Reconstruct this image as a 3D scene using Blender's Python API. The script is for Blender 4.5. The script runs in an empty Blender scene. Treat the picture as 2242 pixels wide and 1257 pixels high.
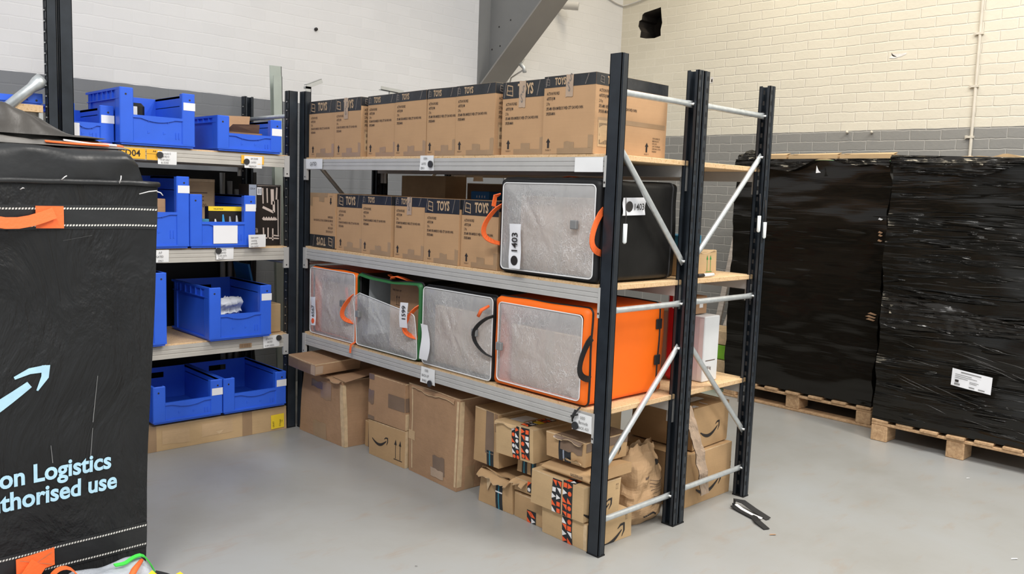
import bpy, math, random
from mathutils import Vector, Matrix, noise, geometry

# ------------------------------------------------------------------ camera, light, exposure
S = bpy.context.scene
COL = S.collection
CAM_POS = Vector((-2.5434, -2.0880, 1.4497))
YAW, PITCH, ROLL = 0.80500, -0.10950, 0.03600
FOCAL_PX = 1842.7


def make_camera():
    fw = Vector((math.cos(PITCH) * math.cos(YAW), math.cos(PITCH) * math.sin(YAW), math.sin(PITCH)))
    r = Vector((math.sin(YAW), -math.cos(YAW), 0))
    up = r.cross(fw)
    r2 = math.cos(ROLL) * r + math.sin(ROLL) * up
    u2 = -math.sin(ROLL) * r + math.cos(ROLL) * up
    cd = bpy.data.cameras.new('camera')
    cd.sensor_fit = 'HORIZONTAL'
    cd.sensor_width = 36.0
    cd.lens = FOCAL_PX * 36.0 / 2242.0
    cd.clip_start = 0.05
    cd.clip_end = 100
    ob = bpy.data.objects.new('camera', cd)
    m = Matrix(((r2.x, u2.x, -fw.x), (r2.y, u2.y, -fw.y), (r2.z, u2.z, -fw.z))).to_4x4()
    m.translation = CAM_POS
    ob.matrix_world = m
    COL.objects.link(ob)
    S.camera = ob


make_camera()
W = bpy.data.worlds.new('world')
S.world = W
W.use_nodes = True
W.node_tree.nodes['Background'].inputs[0].default_value = (0.93, 0.97, 1.0, 1)
W.node_tree.nodes['Background'].inputs[1].default_value = 0.50


def area(name, loc, size, power, color, rot=(0, 0, 0)):
    ld = bpy.data.lights.new(name, 'AREA')
    ld.shape = 'RECTANGLE'
    ld.size, ld.size_y = size
    ld.energy = power
    ld.color = color
    ob = bpy.data.objects.new(name, ld)
    ob.location = loc
    ob.rotation_euler = rot
    COL.objects.link(ob)
    return ob


# high-bay tubes under the roof, all above the frame
area('tube_light', (-3.6, -1.4, 5.2), (0.5, 2.6), 135, (1.0, 0.98, 0.96))
area('tube_light', (-2.8, -4.6, 5.2), (0.5, 2.6), 120, (1.0, 0.98, 0.95))
area('tube_light', (0.5, -1.3, 5.4), (0.5, 2.6), 85, (1.0, 0.96, 0.90))
area('tube_light', (1.7, -3.2, 5.4), (0.5, 2.6), 150, (1.0, 0.95, 0.87))
area('wall_tube_light', (3.05, 1.3, 4.8), (0.22, 1.8), 30, (1.0, 0.87, 0.64))
S.view_settings.view_transform = 'Standard'
S.view_settings.look = 'None'
S.view_settings.gamma = 1.0
S.view_settings.use_curve_mapping = False
S.view_settings.exposure = 0.58

# ------------------------------------------------------------------ materials
MATS = {}


def srgb(r, g, b):
    def c(x):
        x /= 255.0
        return x / 12.92 if x <= 0.04045 else ((x + 0.055) / 1.055) ** 2.4
    return (c(r), c(g), c(b), 1)


class NT:
    def __init__(s, name):
        s.mat = bpy.data.materials.new(name)
        s.mat.use_nodes = True
        s.t = s.mat.node_tree
        s.p = s.t.nodes['Principled BSDF']
        s.out = s.t.nodes['Material Output']
        MATS[name] = s.mat

    def n(s, typ, **kw):
        nd = s.t.nodes.new(typ)
        for k, v in kw.items():
            if k.startswith('i_'):
                nd.inputs[k[2:].replace('_', ' ')].default_value = v
            else:
                setattr(nd, k, v)
        return nd

    def l(s, a, b):
        s.t.links.new(a, b)

    def coords(s, scale=(1, 1, 1), rot=(0, 0, 0)):
        tc = s.n('ShaderNodeTexCoord')
        mp = s.n('ShaderNodeMapping')
        mp.inputs['Scale'].default_value = scale
        mp.inputs['Rotation'].default_value = rot
        s.l(tc.outputs['Object'], mp.inputs['Vector'])
        return mp.outputs[0]

    def noise(s, vec, scale, detail=4, rough=0.55, dist=0.0):
        nd = s.n('ShaderNodeTexNoise')
        nd.inputs['Scale'].default_value = scale
        nd.inputs['Detail'].default_value = detail
        nd.inputs['Roughness'].default_value = rough
        nd.inputs['Distortion'].default_value = dist
        s.l(vec, nd.inputs['Vector'])
        return nd.outputs['Fac']

    def ramp(s, fac, stops):
        r = s.n('ShaderNodeValToRGB')
        e = r.color_ramp.elements
        e[0].position, e[0].color = stops[0]
        e[1].position, e[1].color = stops[-1]
        for pos, col in stops[1:-1]:
            k = e.new(pos)
            k.color = col
        s.l(fac, r.inputs[0])
        return r.outputs[0]

    def mix(s, fac, a, b):
        m = s.n('ShaderNodeMix', data_type='RGBA')
        for sock, v in ((m.inputs[0], fac), (m.inputs[6], a), (m.inputs[7], b)):
            if hasattr(v, 'is_linked'):
                s.l(v, sock)
            else:
                sock.default_value = v
        return m.outputs[2]

    def math(s, op, a, b=0.0):
        m = s.n('ShaderNodeMath', operation=op)
        for sock, v in ((m.inputs[0], a), (m.inputs[1], b)):
            if hasattr(v, 'is_linked'):
                s.l(v, sock)
            else:
                sock.default_value = v
        return m.outputs[0]

    def bump(s, h, strength=0.3, dist=0.01, normal=None):
        b = s.n('ShaderNodeBump')
        b.inputs['Strength'].default_value = strength
        b.inputs['Distance'].default_value = dist
        s.l(h, b.inputs['Height'])
        if normal is not None:
            s.l(normal, b.inputs['Normal'])
        return b.outputs[0]


def simple(name, col, rough=0.6, metal=0.0, var=0.12, nscale=6.0, bump=0.0, bscale=60.0, spec=0.5, coat=0.0):
    k = NT(name)
    v = k.coords()
    f = k.noise(v, nscale)
    lo = tuple(c * (1 - var) for c in col[:3]) + (1,)
    hi = tuple(min(1, c * (1 + var)) for c in col[:3]) + (1,)
    k.l(k.ramp(f, [(0.3, lo), (0.7, hi)]), k.p.inputs['Base Color'])
    k.p.inputs['Roughness'].default_value = rough
    k.p.inputs['Metallic'].default_value = metal
    k.p.inputs['Specular IOR Level'].default_value = spec
    k.p.inputs['Coat Weight'].default_value = coat
    if bump:
        k.l(k.bump(k.noise(v, bscale), bump, 0.004), k.p.inputs['Normal'])
    return k.mat


def card(name, col, var=0.10, crease=0.25):
    """corrugated board: slow tint changes, faint flutes, small dents"""
    k = NT(name)
    v = k.coords()
    f1 = k.noise(v, 5.0, 5, 0.6)
    f2 = k.noise(k.coords((2.0, 2.0, 60.0)), 3.0, 2)
    f = k.math('ADD', k.math('MULTIPLY', f1, 0.8), k.math('MULTIPLY', f2, 0.2))
    lo = tuple(c * (1 - var) for c in col[:3]) + (1,)
    hi = tuple(min(1, c * (1 + var)) for c in col[:3]) + (1,)
    k.l(k.ramp(f, [(0.35, lo), (0.65, hi)]), k.p.inputs['Base Color'])
    k.p.inputs['Roughness'].default_value = 0.72
    k.p.inputs['Specular IOR Level'].default_value = 0.25
    k.l(k.bump(k.noise(v, 9.0, 6, 0.65), crease, 0.012), k.p.inputs['Normal'])
    return k.mat


card('card_toy', (0.50, 0.305, 0.165, 1), 0.06, 0.10)
card('card_kraft', (0.47, 0.30, 0.155, 1), 0.08, 0.22)
card('card_brown', (0.39, 0.235, 0.135, 1), 0.12, 0.45)
card('card_pale', (0.54, 0.37, 0.20, 1), 0.08, 0.25)
card('card_dark', (0.27, 0.165, 0.095, 1), 0.12, 0.3)
card('paper_bag', (0.45, 0.29, 0.16, 1), 0.10, 0.6)
card('card_flat', (0.55, 0.38, 0.22, 1), 0.12, 0.4)
simple('card_edge', (0.62, 0.45, 0.27, 1), 0.8, var=0.15, nscale=30)
simple('ink', (0.022, 0.018, 0.017, 1), 0.55, var=0.05)
simple('ink_faint', (0.10, 0.065, 0.045, 1), 0.6, var=0.1)
simple('band_black', (0.020, 0.022, 0.026, 1), 0.33, var=0.25, nscale=20, bump=0.25, bscale=25)
simple('toy_letter', (0.52, 0.36, 0.22, 1), 0.5, var=0.05)
simple('tape_brown', (0.20, 0.135, 0.095, 1), 0.25, var=0.15, bump=0.3, bscale=30)
simple('tape_tan', (0.36, 0.235, 0.135, 1), 0.3, var=0.10, bump=0.15, bscale=25)
simple('tape_clear', (0.44, 0.32, 0.23, 1), 0.16, var=0.12, bump=0.5, bscale=30)
simple('tape_dark', (0.016, 0.019, 0.024, 1), 0.4, var=0.2)
simple('tape_grey', (0.20, 0.17, 0.15, 1), 0.35, var=0.25, nscale=40)
simple('teal_print', (0.04, 0.22, 0.30, 1), 0.5)
simple('print_orange', (0.90, 0.12, 0.03, 1), 0.5, var=0.08)
simple('print_white', (0.82, 0.80, 0.79, 1), 0.5, var=0.05)
simple('paper_white', (0.84, 0.84, 0.84, 1), 0.6, var=0.03)
simple('label_white', (0.82, 0.82, 0.85, 1), 0.5, var=0.03)
simple('label_yellow', (0.90, 0.47, 0.035, 1), 0.5, var=0.06)
simple('note_yellow', (0.93, 0.66, 0.03, 1), 0.6, var=0.05)
simple('magnet_black', (0.03, 0.03, 0.032, 1), 0.5)
simple('upright_paint', (0.020, 0.025, 0.032, 1), 0.34, var=0.25, nscale=12, bump=0.06, bscale=30, spec=0.38)
simple('upright_hole', (0.006, 0.006, 0.007, 1), 0.8)
simple('beam_paint', (0.47, 0.46, 0.445, 1), 0.38, var=0.06, nscale=9)
simple('beam_paint_warm', (0.50, 0.475, 0.43, 1), 0.4, var=0.07, nscale=9)
simple('galvanised', (0.56, 0.59, 0.60, 1), 0.36, metal=0.55, var=0.10, nscale=40)
simple('zinc_plate', (0.50, 0.51, 0.50, 1), 0.4, metal=0.4, var=0.08)
simple('steel_bolt', (0.7, 0.7, 0.68, 1), 0.3, metal=0.9)
simple('grey_angle', (0.36, 0.40, 0.36, 1), 0.5, var=0.10)
simple('bin_blue', (0.028, 0.125, 0.72, 1), 0.38, var=0.05, nscale=8)
simple('bin_blue_dark', (0.02, 0.075, 0.42, 1), 0.45, var=0.05)
simple('rubber_black', (0.010, 0.010, 0.011, 1), 0.5, var=0.2, spec=0.3)
simple('fabric_black', (0.0085, 0.008, 0.0075, 1), 0.42, var=0.3, nscale=7, bump=0.6, bscale=10, spec=0.28)
simple('fabric_orange', (0.95, 0.160, 0.003, 1), 0.55, var=0.05, nscale=5, bump=0.25, bscale=9)
simple('strap_orange', (0.95, 0.16, 0.035, 1), 0.55, var=0.06, bump=0.25, bscale=120)
simple('strap_black', (0.012, 0.012, 0.013, 1), 0.6, var=0.2)
simple('trim_green', (0.018, 0.135, 0.035, 1), 0.5, var=0.1)
simple('strap_green', (0.06, 0.62, 0.07, 1), 0.45, var=0.1)
simple('strap_yellow', (0.92, 0.55, 0.01, 1), 0.5, var=0.1)
simple('piping_white', (0.78, 0.78, 0.78, 1), 0.45, var=0.04)
simple('lining_grey', (0.45, 0.48, 0.50, 1), 0.5, var=0.12)
simple('buckle_grey', (0.22, 0.22, 0.22, 1), 0.4)
simple('print_pale_blue', (0.42, 0.66, 0.80, 1), 0.55, var=0.08, nscale=30)
simple('stitch_white', (0.62, 0.61, 0.57, 1), 0.6)
simple('bag_pvc', (0.017, 0.0175, 0.0185, 1), 0.36, var=0.35, nscale=5, bump=0.9, bscale=11)
simple('crumpled_cloth', (0.17, 0.16, 0.148, 1), 0.34, var=0.45, nscale=6, bump=0.7, bscale=14)
simple('dark_cloth', (0.042, 0.037, 0.032, 1), 0.36, var=0.35, nscale=6, bump=0.6, bscale=12)
simple('cctv_white', (0.66, 0.64, 0.61, 1), 0.4)
simple('lens_black', (0.01, 0.01, 0.012, 1), 0.1)
simple('conduit_paint', (0.66, 0.61, 0.52, 1), 0.5)
simple('cable_white', (0.62, 0.60, 0.57, 1), 0.5)
simple('marker_white', (0.82, 0.86, 0.86, 1), 0.35)
simple('red_film', (0.62, 0.02, 0.03, 1), 0.3)
simple('box_white', (0.68, 0.69, 0.70, 1), 0.5, var=0.05)
simple('box_blue', (0.02, 0.16, 0.42, 1), 0.5)
simple('box_skyblue', (0.05, 0.25, 0.42, 1), 0.5)
simple('print_green', (0.03, 0.28, 0.06, 1), 0.5)
simple('print_brown', (0.17, 0.10, 0.075, 1), 0.45)
simple('print_cream', (0.62, 0.52, 0.46, 1), 0.4)
simple('print_grey_blue', (0.30, 0.34, 0.42, 1), 0.4)
simple('print_cyan', (0.05, 0.35, 0.75, 1), 0.4)
simple('carton_black', (0.017, 0.014, 0.013, 1), 0.35)
simple('green_wrap', (0.20, 0.45, 0.03, 1), 0.4)
simple('green_tape', (0.22, 0.48, 0.22, 1), 0.4)
simple('crumpled_white', (0.72, 0.75, 0.80, 1), 0.35, bump=0.6, bscale=30)
simple('hole_dark', (0.030, 0.024, 0.019, 1), 0.9, var=0.4, nscale=9, bump=0.8, bscale=20)
simple('steel_grey_paint', (0.205, 0.205, 0.200, 1), 0.5, var=0.06, nscale=3)
simple('steel_flange_paint', (0.27, 0.255, 0.235, 1), 0.5, var=0.06, nscale=3)
simple('broken_brick', (0.75, 0.72, 0.70, 1), 0.8, var=0.2, nscale=30)


def wood(name, lo, hi):
    k = NT(name)
    f = k.noise(k.coords((14.0, 1.6, 14.0)), 3.0, 5, 0.6, 0.6)
    k.l(k.ramp(f, [(0.3, lo), (0.7, hi)]), k.p.inputs['Base Color'])
    k.p.inputs['Roughness'].default_value = 0.75
    k.l(k.bump(f, 0.35, 0.006), k.p.inputs['Normal'])


wood('pallet_wood', (0.36, 0.21, 0.105, 1), (0.62, 0.41, 0.23, 1))
wood('old_plank', (0.34, 0.29, 0.25, 1), (0.58, 0.52, 0.47, 1))


def chipboard():
    k = NT('chipboard')
    v = k.coords()
    vo = k.n('ShaderNodeTexVoronoi')
    vo.inputs['Scale'].default_value = 170
    k.l(v, vo.inputs['Vector'])
    sep = k.n('ShaderNodeSeparateColor')
    k.l(vo.outputs['Color'], sep.inputs[0])
    c = k.ramp(sep.outputs[0], [(0.0, (0.52, 0.32, 0.14, 1)), (0.12, (0.64, 0.43, 0.23, 1)), (1.0, (0.72, 0.50, 0.29, 1))])
    k.l(c, k.p.inputs['Base Color'])
    k.p.inputs['Roughness'].default_value = 0.7
    k.l(k.bump(sep.outputs[0], 0.15, 0.002), k.p.inputs['Normal'])


chipboard()


def brick_wall(name, white, mortar, grey, axis, bumpk, stripe_z):
    """painted brickwork, white above a grey dado; axis = which object axis runs along the wall"""
    k = NT(name)
    tc = k.n('ShaderNodeTexCoord')
    sp = k.n('ShaderNodeSeparateXYZ')
    k.l(tc.outputs['Object'], sp.inputs[0])
    wob = k.noise(tc.outputs['Object'], 2.2, 2)
    wob2 = k.math('MULTIPLY', k.math('SUBTRACT', wob, 0.5), 0.018)
    fine = k.math('MULTIPLY', k.math('SUBTRACT', k.noise(tc.outputs['Object'], 11.0, 3), 0.5), 0.016)
    cb = k.n('ShaderNodeCombineXYZ')
    k.l(k.math('ADD', sp.outputs[axis], fine), cb.inputs[0])
    k.l(k.math('ADD', k.math('ADD', sp.outputs[2], wob2), fine), cb.inputs[1])
    br = k.n('ShaderNodeTexBrick')
    br.inputs['Scale'].default_value = 1.0
    br.inputs['Brick Width'].default_value = 0.225
    br.inputs['Row Height'].default_value = 0.076
    br.inputs['Mortar Size'].default_value = 0.0055
    br.inputs['Mortar Smooth'].default_value = 0.8
    br.inputs['Color1'].default_value = (0.975, 0.975, 0.975, 1)
    br.inputs['Color2'].default_value = (1.02, 1.02, 1.02, 1)
    br.inputs['Mortar'].default_value = (1, 1, 1, 1)
    k.l(cb.outputs[0], br.inputs['Vector'])
    st = k.math('GREATER_THAN', k.math('ADD', sp.outputs[2], k.math('MULTIPLY', k.math('SUBTRACT', k.noise(tc.outputs['Object'], 6.0, 2), 0.5), 0.012)), stripe_z)
    base = k.mix(st, grey, white)
    patch = k.noise(tc.outputs['Object'], 1.3, 5, 0.6)
    tint = k.ramp(patch, [(0.3, (0.93, 0.93, 0.93, 1)), (0.7, (1.0, 1.0, 1.0, 1))])
    mul = k.n('ShaderNodeMix', data_type='RGBA', blend_type='MULTIPLY')
    mul.inputs[0].default_value = 1.0
    k.l(base, mul.inputs[6])
    k.l(tint, mul.inputs[7])
    mul2 = k.n('ShaderNodeMix', data_type='RGBA', blend_type='MULTIPLY')
    mul2.inputs[0].default_value = 1.0
    k.l(mul.outputs[2], mul2.inputs[6])
    k.l(br.outputs['Color'], mul2.inputs[7])
    mm = k.mix(k.math('MULTIPLY', br.outputs['Fac'], mortar), mul2.outputs[2], (0.93, 0.89, 0.82, 1))
    k.l(mm, k.p.inputs['Base Color'])
    k.p.inputs['Roughness'].default_value = 0.55
    k.p.inputs['Specular IOR Level'].default_value = 0.3
    inv = k.math('SUBTRACT', 1.0, br.outputs['Fac'])
    if axis == 1:      # skim-plastered strip beside the corner
        pl = k.ramp(k.math('ADD', k.math('MULTIPLY', sp.outputs[1], 0.25), k.math('MULTIPLY', k.math('SUBTRACT', patch, 0.5), 0.25)), [(0.56, (0, 0, 0, 1)), (0.74, (1, 1, 1, 1))])
        inv = k.math('MAXIMUM', inv, pl)
    h = k.math('ADD', inv, k.math('MULTIPLY', k.noise(tc.outputs['Object'], 30.0, 4), 0.35))
    k.l(k.bump(h, bumpk, 0.010), k.p.inputs['Normal'])


brick_wall('paint_left', (0.69, 0.682, 0.68, 1), 0.0, (0.190, 0.197, 0.210, 1), 0, 0.16, 2.05)
brick_wall('paint_right', (0.74, 0.695, 0.585, 1), 0.25, (0.285, 0.28, 0.265, 1), 1, 0.50, 2.06)


def floor_mat():
    k = NT('floor_paint')
    v = k.coords()
    f1 = k.noise(v, 1.1, 6, 0.62, 0.3)
    f2 = k.noise(k.coords((1, 3.0, 1), (0, 0, 0.6)), 3.2, 6, 0.7, 0.4)
    c = k.ramp(f1, [(0.32, (0.285, 0.278, 0.257, 1)), (0.52, (0.322, 0.321, 0.308, 1)), (0.72, (0.335, 0.343, 0.342, 1))])
    st = k.ramp(f2, [(0.56, (0, 0, 0, 1)), (0.74, (0.6, 0.6, 0.6, 1))])
    c2 = k.mix(st, c, (0.315, 0.25, 0.195, 1))
    sc = k.noise(k.coords((1, 14.0, 1), (0, 0, 0.9)), 5.0, 3, 0.7)
    c3 = k.mix(k.ramp(sc, [(0.68, (0, 0, 0, 1)), (0.76, (0.35, 0.35, 0.35, 1))]), c2, (0.22, 0.20, 0.18, 1))
    k.l(c3, k.p.inputs['Base Color'])
    k.p.inputs['Roughness'].default_value = 0.34
    k.p.inputs['Specular IOR Level'].default_value = 0.4
    k.l(k.bump(k.noise(v, 35, 4), 0.08, 0.003), k.p.inputs['Normal'])


floor_mat()


def vinyl(name, alpha, tint):
    """clear sheet gone milky: soft dents plus fine scuffs running both ways"""
    k = NT(name)
    v = k.coords()
    w1 = k.noise(v, 5.5, 4, 0.55, 0.5)
    lines = None
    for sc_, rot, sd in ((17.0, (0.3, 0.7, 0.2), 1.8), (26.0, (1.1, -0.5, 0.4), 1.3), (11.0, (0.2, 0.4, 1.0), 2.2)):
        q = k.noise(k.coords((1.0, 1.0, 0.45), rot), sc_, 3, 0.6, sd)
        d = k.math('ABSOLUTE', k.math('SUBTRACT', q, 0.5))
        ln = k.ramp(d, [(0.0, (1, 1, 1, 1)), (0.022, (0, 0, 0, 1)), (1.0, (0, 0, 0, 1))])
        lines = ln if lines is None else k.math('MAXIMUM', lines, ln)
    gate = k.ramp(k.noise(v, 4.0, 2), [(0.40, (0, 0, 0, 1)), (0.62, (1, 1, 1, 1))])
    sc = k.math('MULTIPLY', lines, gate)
    h = k.math('ADD', k.math('MULTIPLY', w1, 1.8), k.math('MULTIPLY', sc, 0.25))
    k.l(k.bump(h, 0.55, 0.02), k.p.inputs['Normal'])
    k.p.inputs['Base Color'].default_value = tint
    k.p.inputs['Roughness'].default_value = 0.20
    k.p.inputs['Specular IOR Level'].default_value = 0.8
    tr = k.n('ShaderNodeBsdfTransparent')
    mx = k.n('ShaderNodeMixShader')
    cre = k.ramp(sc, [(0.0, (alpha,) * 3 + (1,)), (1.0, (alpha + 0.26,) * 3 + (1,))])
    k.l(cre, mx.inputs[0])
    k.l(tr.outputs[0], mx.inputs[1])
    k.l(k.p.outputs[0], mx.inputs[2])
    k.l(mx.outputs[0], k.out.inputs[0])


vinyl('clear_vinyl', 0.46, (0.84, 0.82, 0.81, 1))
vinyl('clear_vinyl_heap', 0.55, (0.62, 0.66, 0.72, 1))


def wrap(name, col, lo, bump):
    """stretch film: tight and dark with sparse pulled creases"""
    k = NT(name)
    w1 = k.noise(k.coords((1.0, 1.0, 15.0), (0.06, 0, 0)), 1.0, 4, 0.55, 0.3)
    w2 = k.noise(k.coords((1.0, 0.8, 12.0), (0.30, 0, 0)), 1.4, 2, 0.5, 0.3)
    w3 = k.noise(k.coords((1.0, 0.8, 12.0), (0.55, 0, 0)), 1.2, 2, 0.5, 0.3)
    r1 = k.ramp(w1, [(lo, (0, 0, 0, 1)), (lo + .05, (1, 1, 1, 1)), (lo + .10, (0, 0, 0, 1))])
    r2 = k.ramp(w2, [(lo + .02, (0, 0, 0, 1)), (lo + .06, (1, 1, 1, 1)), (lo + .10, (0, 0, 0, 1))])
    r3 = k.ramp(w3, [(lo + .02, (0, 0, 0, 1)), (lo + .06, (1, 1, 1, 1)), (lo + .10, (0, 0, 0, 1))])
    h = k.math('ADD', k.math('ADD', r1, r2), k.math('ADD', r3, k.math('MULTIPLY', w1, 0.5)))
    k.l(k.bump(h, bump, 0.03), k.p.inputs['Normal'])
    k.p.inputs['Base Color'].default_value = col
    k.p.inputs['Roughness'].default_value = 0.17
    k.p.inputs['Specular IOR Level'].default_value = 0.40


wrap('black_wrap', (0.0075, 0.0065, 0.005, 1), 0.575, 0.95)
wrap('black_wrap_tight', (0.0075, 0.0065, 0.005, 1), 0.66, 0.28)
simple('film_gloss', (0.03, 0.028, 0.025, 1), 0.14, var=0.1)
wrap('film_crumple', (0.014, 0.012, 0.010, 1), 0.50, 1.0)


def bag_shell():
    k = NT('bag_shell')
    v = k.coords()
    f = k.noise(v, 3.0, 5, 0.6)
    k.l(k.ramp(f, [(0.3, (0.0085, 0.0088, 0.0094, 1)), (0.7, (0.016, 0.0165, 0.0175, 1))]), k.p.inputs['Base Color'])
    w = k.noise(k.coords((1.0, 1.0, 0.4)), 5.0, 5, 0.6, 1.2)
    k.l(k.bump(w, 0.85, 0.04), k.p.inputs['Normal'])
    k.p.inputs['Roughness'].default_value = 0.42
    k.p.inputs['Specular IOR Level'].default_value = 0.32


bag_shell()

# ------------------------------------------------------------------ mesh building helpers
TXT = {}


def text_mesh(s, bold=0.0, res=2):
    key = (s, bold, res)
    if key not in TXT:
        cu = bpy.data.curves.new('lettering', 'FONT')
        cu.body = s
        cu.resolution_u = res
        cu.offset = bold
        ob = bpy.data.objects.new('lettering', cu)
        me = bpy.data.meshes.new_from_object(ob)
        vs = [v.co.copy() for v in me.vertices]
        fs = [tuple(p.vertices) for p in me.polygons]
        TXT[key] = (vs, fs)
        bpy.data.objects.remove(ob)
        bpy.data.curves.remove(cu)
        bpy.data.meshes.remove(me)
    return TXT[key]


class Frame:
    """a flat face: o + a*r + b*u, standing off along n"""
    def __init__(s, o, r, u):
        s.o, s.r, s.u = Vector(o), Vector(r), Vector(u)
        s.n = s.r.cross(s.u)

    def at(s, a, b, c=0.0):
        return s.o + s.r * a + s.u * b + s.n * c


def faces(w, d, h):
    """frames of a box whose front is y=0 and looks along -y"""
    return {'F': Frame((0, 0, 0), (1, 0, 0), (0, 0, 1)),
            'R': Frame((w, 0, 0), (0, 1, 0), (0, 0, 1)),
            'L': Frame((0, d, 0), (0, -1, 0), (0, 0, 1)),
            'B': Frame((w, d, 0), (-1, 0, 0), (0, 0, 1)),
            'T': Frame((0, 0, h), (1, 0, 0), (0, 1, 0))}


class MB:
    def __init__(s):
        s.v, s.f, s.m, s.sm, s.mats = [], [], [], [], []

    def mi(s, mat):
        if mat not in s.mats:
            s.mats.append(mat)
        return s.mats.index(mat)

    def raw(s, pts, fcs, mat, smooth=False):
        b = len(s.v)
        s.v.extend(Vector(p) for p in pts)
        k = s.mi(mat)
        for f in fcs:
            s.f.append([b + i for i in f])
            s.m.append(k)
            s.sm.append(smooth)

    def poly(s, pts, mat):
        s.raw(pts, [range(len(pts))], mat)

    def box(s, x0, x1, y0, y1, z0, z1, mat, M=None):
        p = [Vector((x, y, z)) for x in (x0, x1) for y in (y0, y1) for z in (z0, z1)]
        if M is not None:
            p = [M @ q for q in p]
        s.raw(p, [(0, 1, 3, 2), (4, 6, 7, 5), (0, 4, 5, 1), (2, 3, 7, 6), (0, 2, 6, 4), (1, 5, 7, 3)], mat)

    def cbox(s, x0, x1, y0, y1, z0, z1, mat, c=0.003):
        """box with chamfered edges"""
        c = min(c, (x1 - x0) / 3, (y1 - y0) / 3, (z1 - z0) / 3)
        ps, fs = [], []
        idx = {}
        for ix, x in enumerate((x0, x1)):
            for iy, y in enumerate((y0, y1)):
                for iz, z in enumerate((z0, z1)):
                    sx, sy, sz = (1 - 2 * ix) * c, (1 - 2 * iy) * c, (1 - 2 * iz) * c
                    for ax, q in enumerate(((x, y + sy, z + sz), (x + sx, y, z + sz), (x + sx, y + sy, z))):
                        idx[ix, iy, iz, ax] = len(ps)
                        ps.append(q)
        I = lambda *a: idx[a]
        for i in (0, 1):
            q = [I(i, 0, 0, 0), I(i, 1, 0, 0), I(i, 1, 1, 0), I(i, 0, 1, 0)]
            fs.append(q if i else q[::-1])
            q = [I(0, i, 0, 1), I(1, i, 0, 1), I(1, i, 1, 1), I(0, i, 1, 1)]
            fs.append(q[::-1] if i else q)
            q = [I(0, 0, i, 2), I(1, 0, i, 2), I(1, 1, i, 2), I(0, 1, i, 2)]
            fs.append(q if i else q[::-1])
        for a in (0, 1):
            for b in (0, 1):
                fs.append([I(a, b, 0, 0), I(a, b, 1, 0), I(a, b, 1, 1), I(a, b, 0, 1)])
                fs.append([I(a, 0, b, 0), I(a, 1, b, 0), I(a, 1, b, 2), I(a, 0, b, 2)])
                fs.append([I(0, a, b, 1), I(1, a, b, 1), I(1, a, b, 2), I(0, a, b, 2)])
        for a in (0, 1):
            for b in (0, 1):
                for cc in (0, 1):
                    fs.append([I(a, b, cc, 0), I(a, b, cc, 1), I(a, b, cc, 2)])
        cen = Vector(((x0 + x1) / 2, (y0 + y1) / 2, (z0 + z1) / 2))
        fixed = []
        for f in fs:
            vv = [Vector(ps[i]) for i in f]
            n = (vv[1] - vv[0]).cross(vv[2] - vv[0])
            mid = sum(vv, Vector()) / len(vv)
            fixed.append(f if n.dot(mid - cen) > 0 else f[::-1])
        s.raw(ps, fixed, mat)

    def grid(s, fn, nu, nv, mat, smooth=True, flip=False):
        pts = [fn(i / nu, j / nv) for j in range(nv + 1) for i in range(nu + 1)]
        fs = []
        for j in range(nv):
            for i in range(nu):
                a = j * (nu + 1) + i
                q = (a, a + 1, a + nu + 2, a + nu + 1)
                fs.append(q[::-1] if flip else q)
        s.raw(pts, fs, mat, smooth)

    def tube(s, pts, r, mat, n=8, caps=True):
        pts = [Vector(p) for p in pts]
        rr = r if hasattr(r, '__len__') else [r] * len(pts)
        b = []
        ref = None
        for i, p in enumerate(pts):
            t = (pts[min(i + 1, len(pts) - 1)] - pts[max(i - 1, 0)]).normalized()
            if ref is None:
                ref = t.orthogonal().normalized()
            ref = (ref - t * ref.dot(t)).normalized()
            bi = t.cross(ref)
            b.append([p + (ref * math.cos(2 * math.pi * k / n) + bi * math.sin(2 * math.pi * k / n)) * rr[i] for k in range(n)])
        fs = []
        for i in range(len(pts) - 1):
            for k in range(n):
                k2 = (k + 1) % n
                fs.append((i * n + k, i * n + k2, (i + 1) * n + k2, (i + 1) * n + k))
        if caps:
            fs.append(tuple(range(n))[::-1])
            fs.append(tuple((len(pts) - 1) * n + k for k in range(n)))
        s.raw([q for ring in b for q in ring], fs, mat, True)

    def strap(s, pts, wdir, w, t, mat):
        """flat webbing along pts; wdir = direction of its width (one vector or one per point)"""
        pts = [Vector(p) for p in pts]
        ring = []
        for i, p in enumerate(pts):
            tg = (pts[min(i + 1, len(pts) - 1)] - pts[max(i - 1, 0)]).normalized()
            wd = Vector(wdir[i] if isinstance(wdir, list) else wdir)
            wd = (wd - tg * wd.dot(tg)).normalized()
            nn = tg.cross(wd)
            ring.append([p + wd * w / 2 + nn * t / 2, p - wd * w / 2 + nn * t / 2, p - wd * w / 2 - nn * t / 2, p + wd * w / 2 - nn * t / 2])
        fs = []
        for i in range(len(pts) - 1):
            for k in range(4):
                k2 = (k + 1) % 4
                fs.append((i * 4 + k, i * 4 + k2, i * 4 + 4 + k2, i * 4 + 4 + k))
        e = (len(pts) - 1) * 4
        fs += [(3, 2, 1, 0), (e, e + 1, e + 2, e + 3)]
        s.raw([q for r in ring for q in r], fs, mat)

    def disc(s, fr, a, b, r, mat, t=0.004, n=20):
        top = [fr.at(a + r * math.cos(2 * math.pi * k / n), b + r * math.sin(2 * math.pi * k / n), t) for k in range(n)]
        bot = [fr.at(a + r * math.cos(2 * math.pi * k / n), b + r * math.sin(2 * math.pi * k / n), 0) for k in range(n)]
        s.raw(top + bot, [range(n)] + [(k, n + k, n + (k + 1) % n, (k + 1) % n) for k in range(n)], mat)

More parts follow.
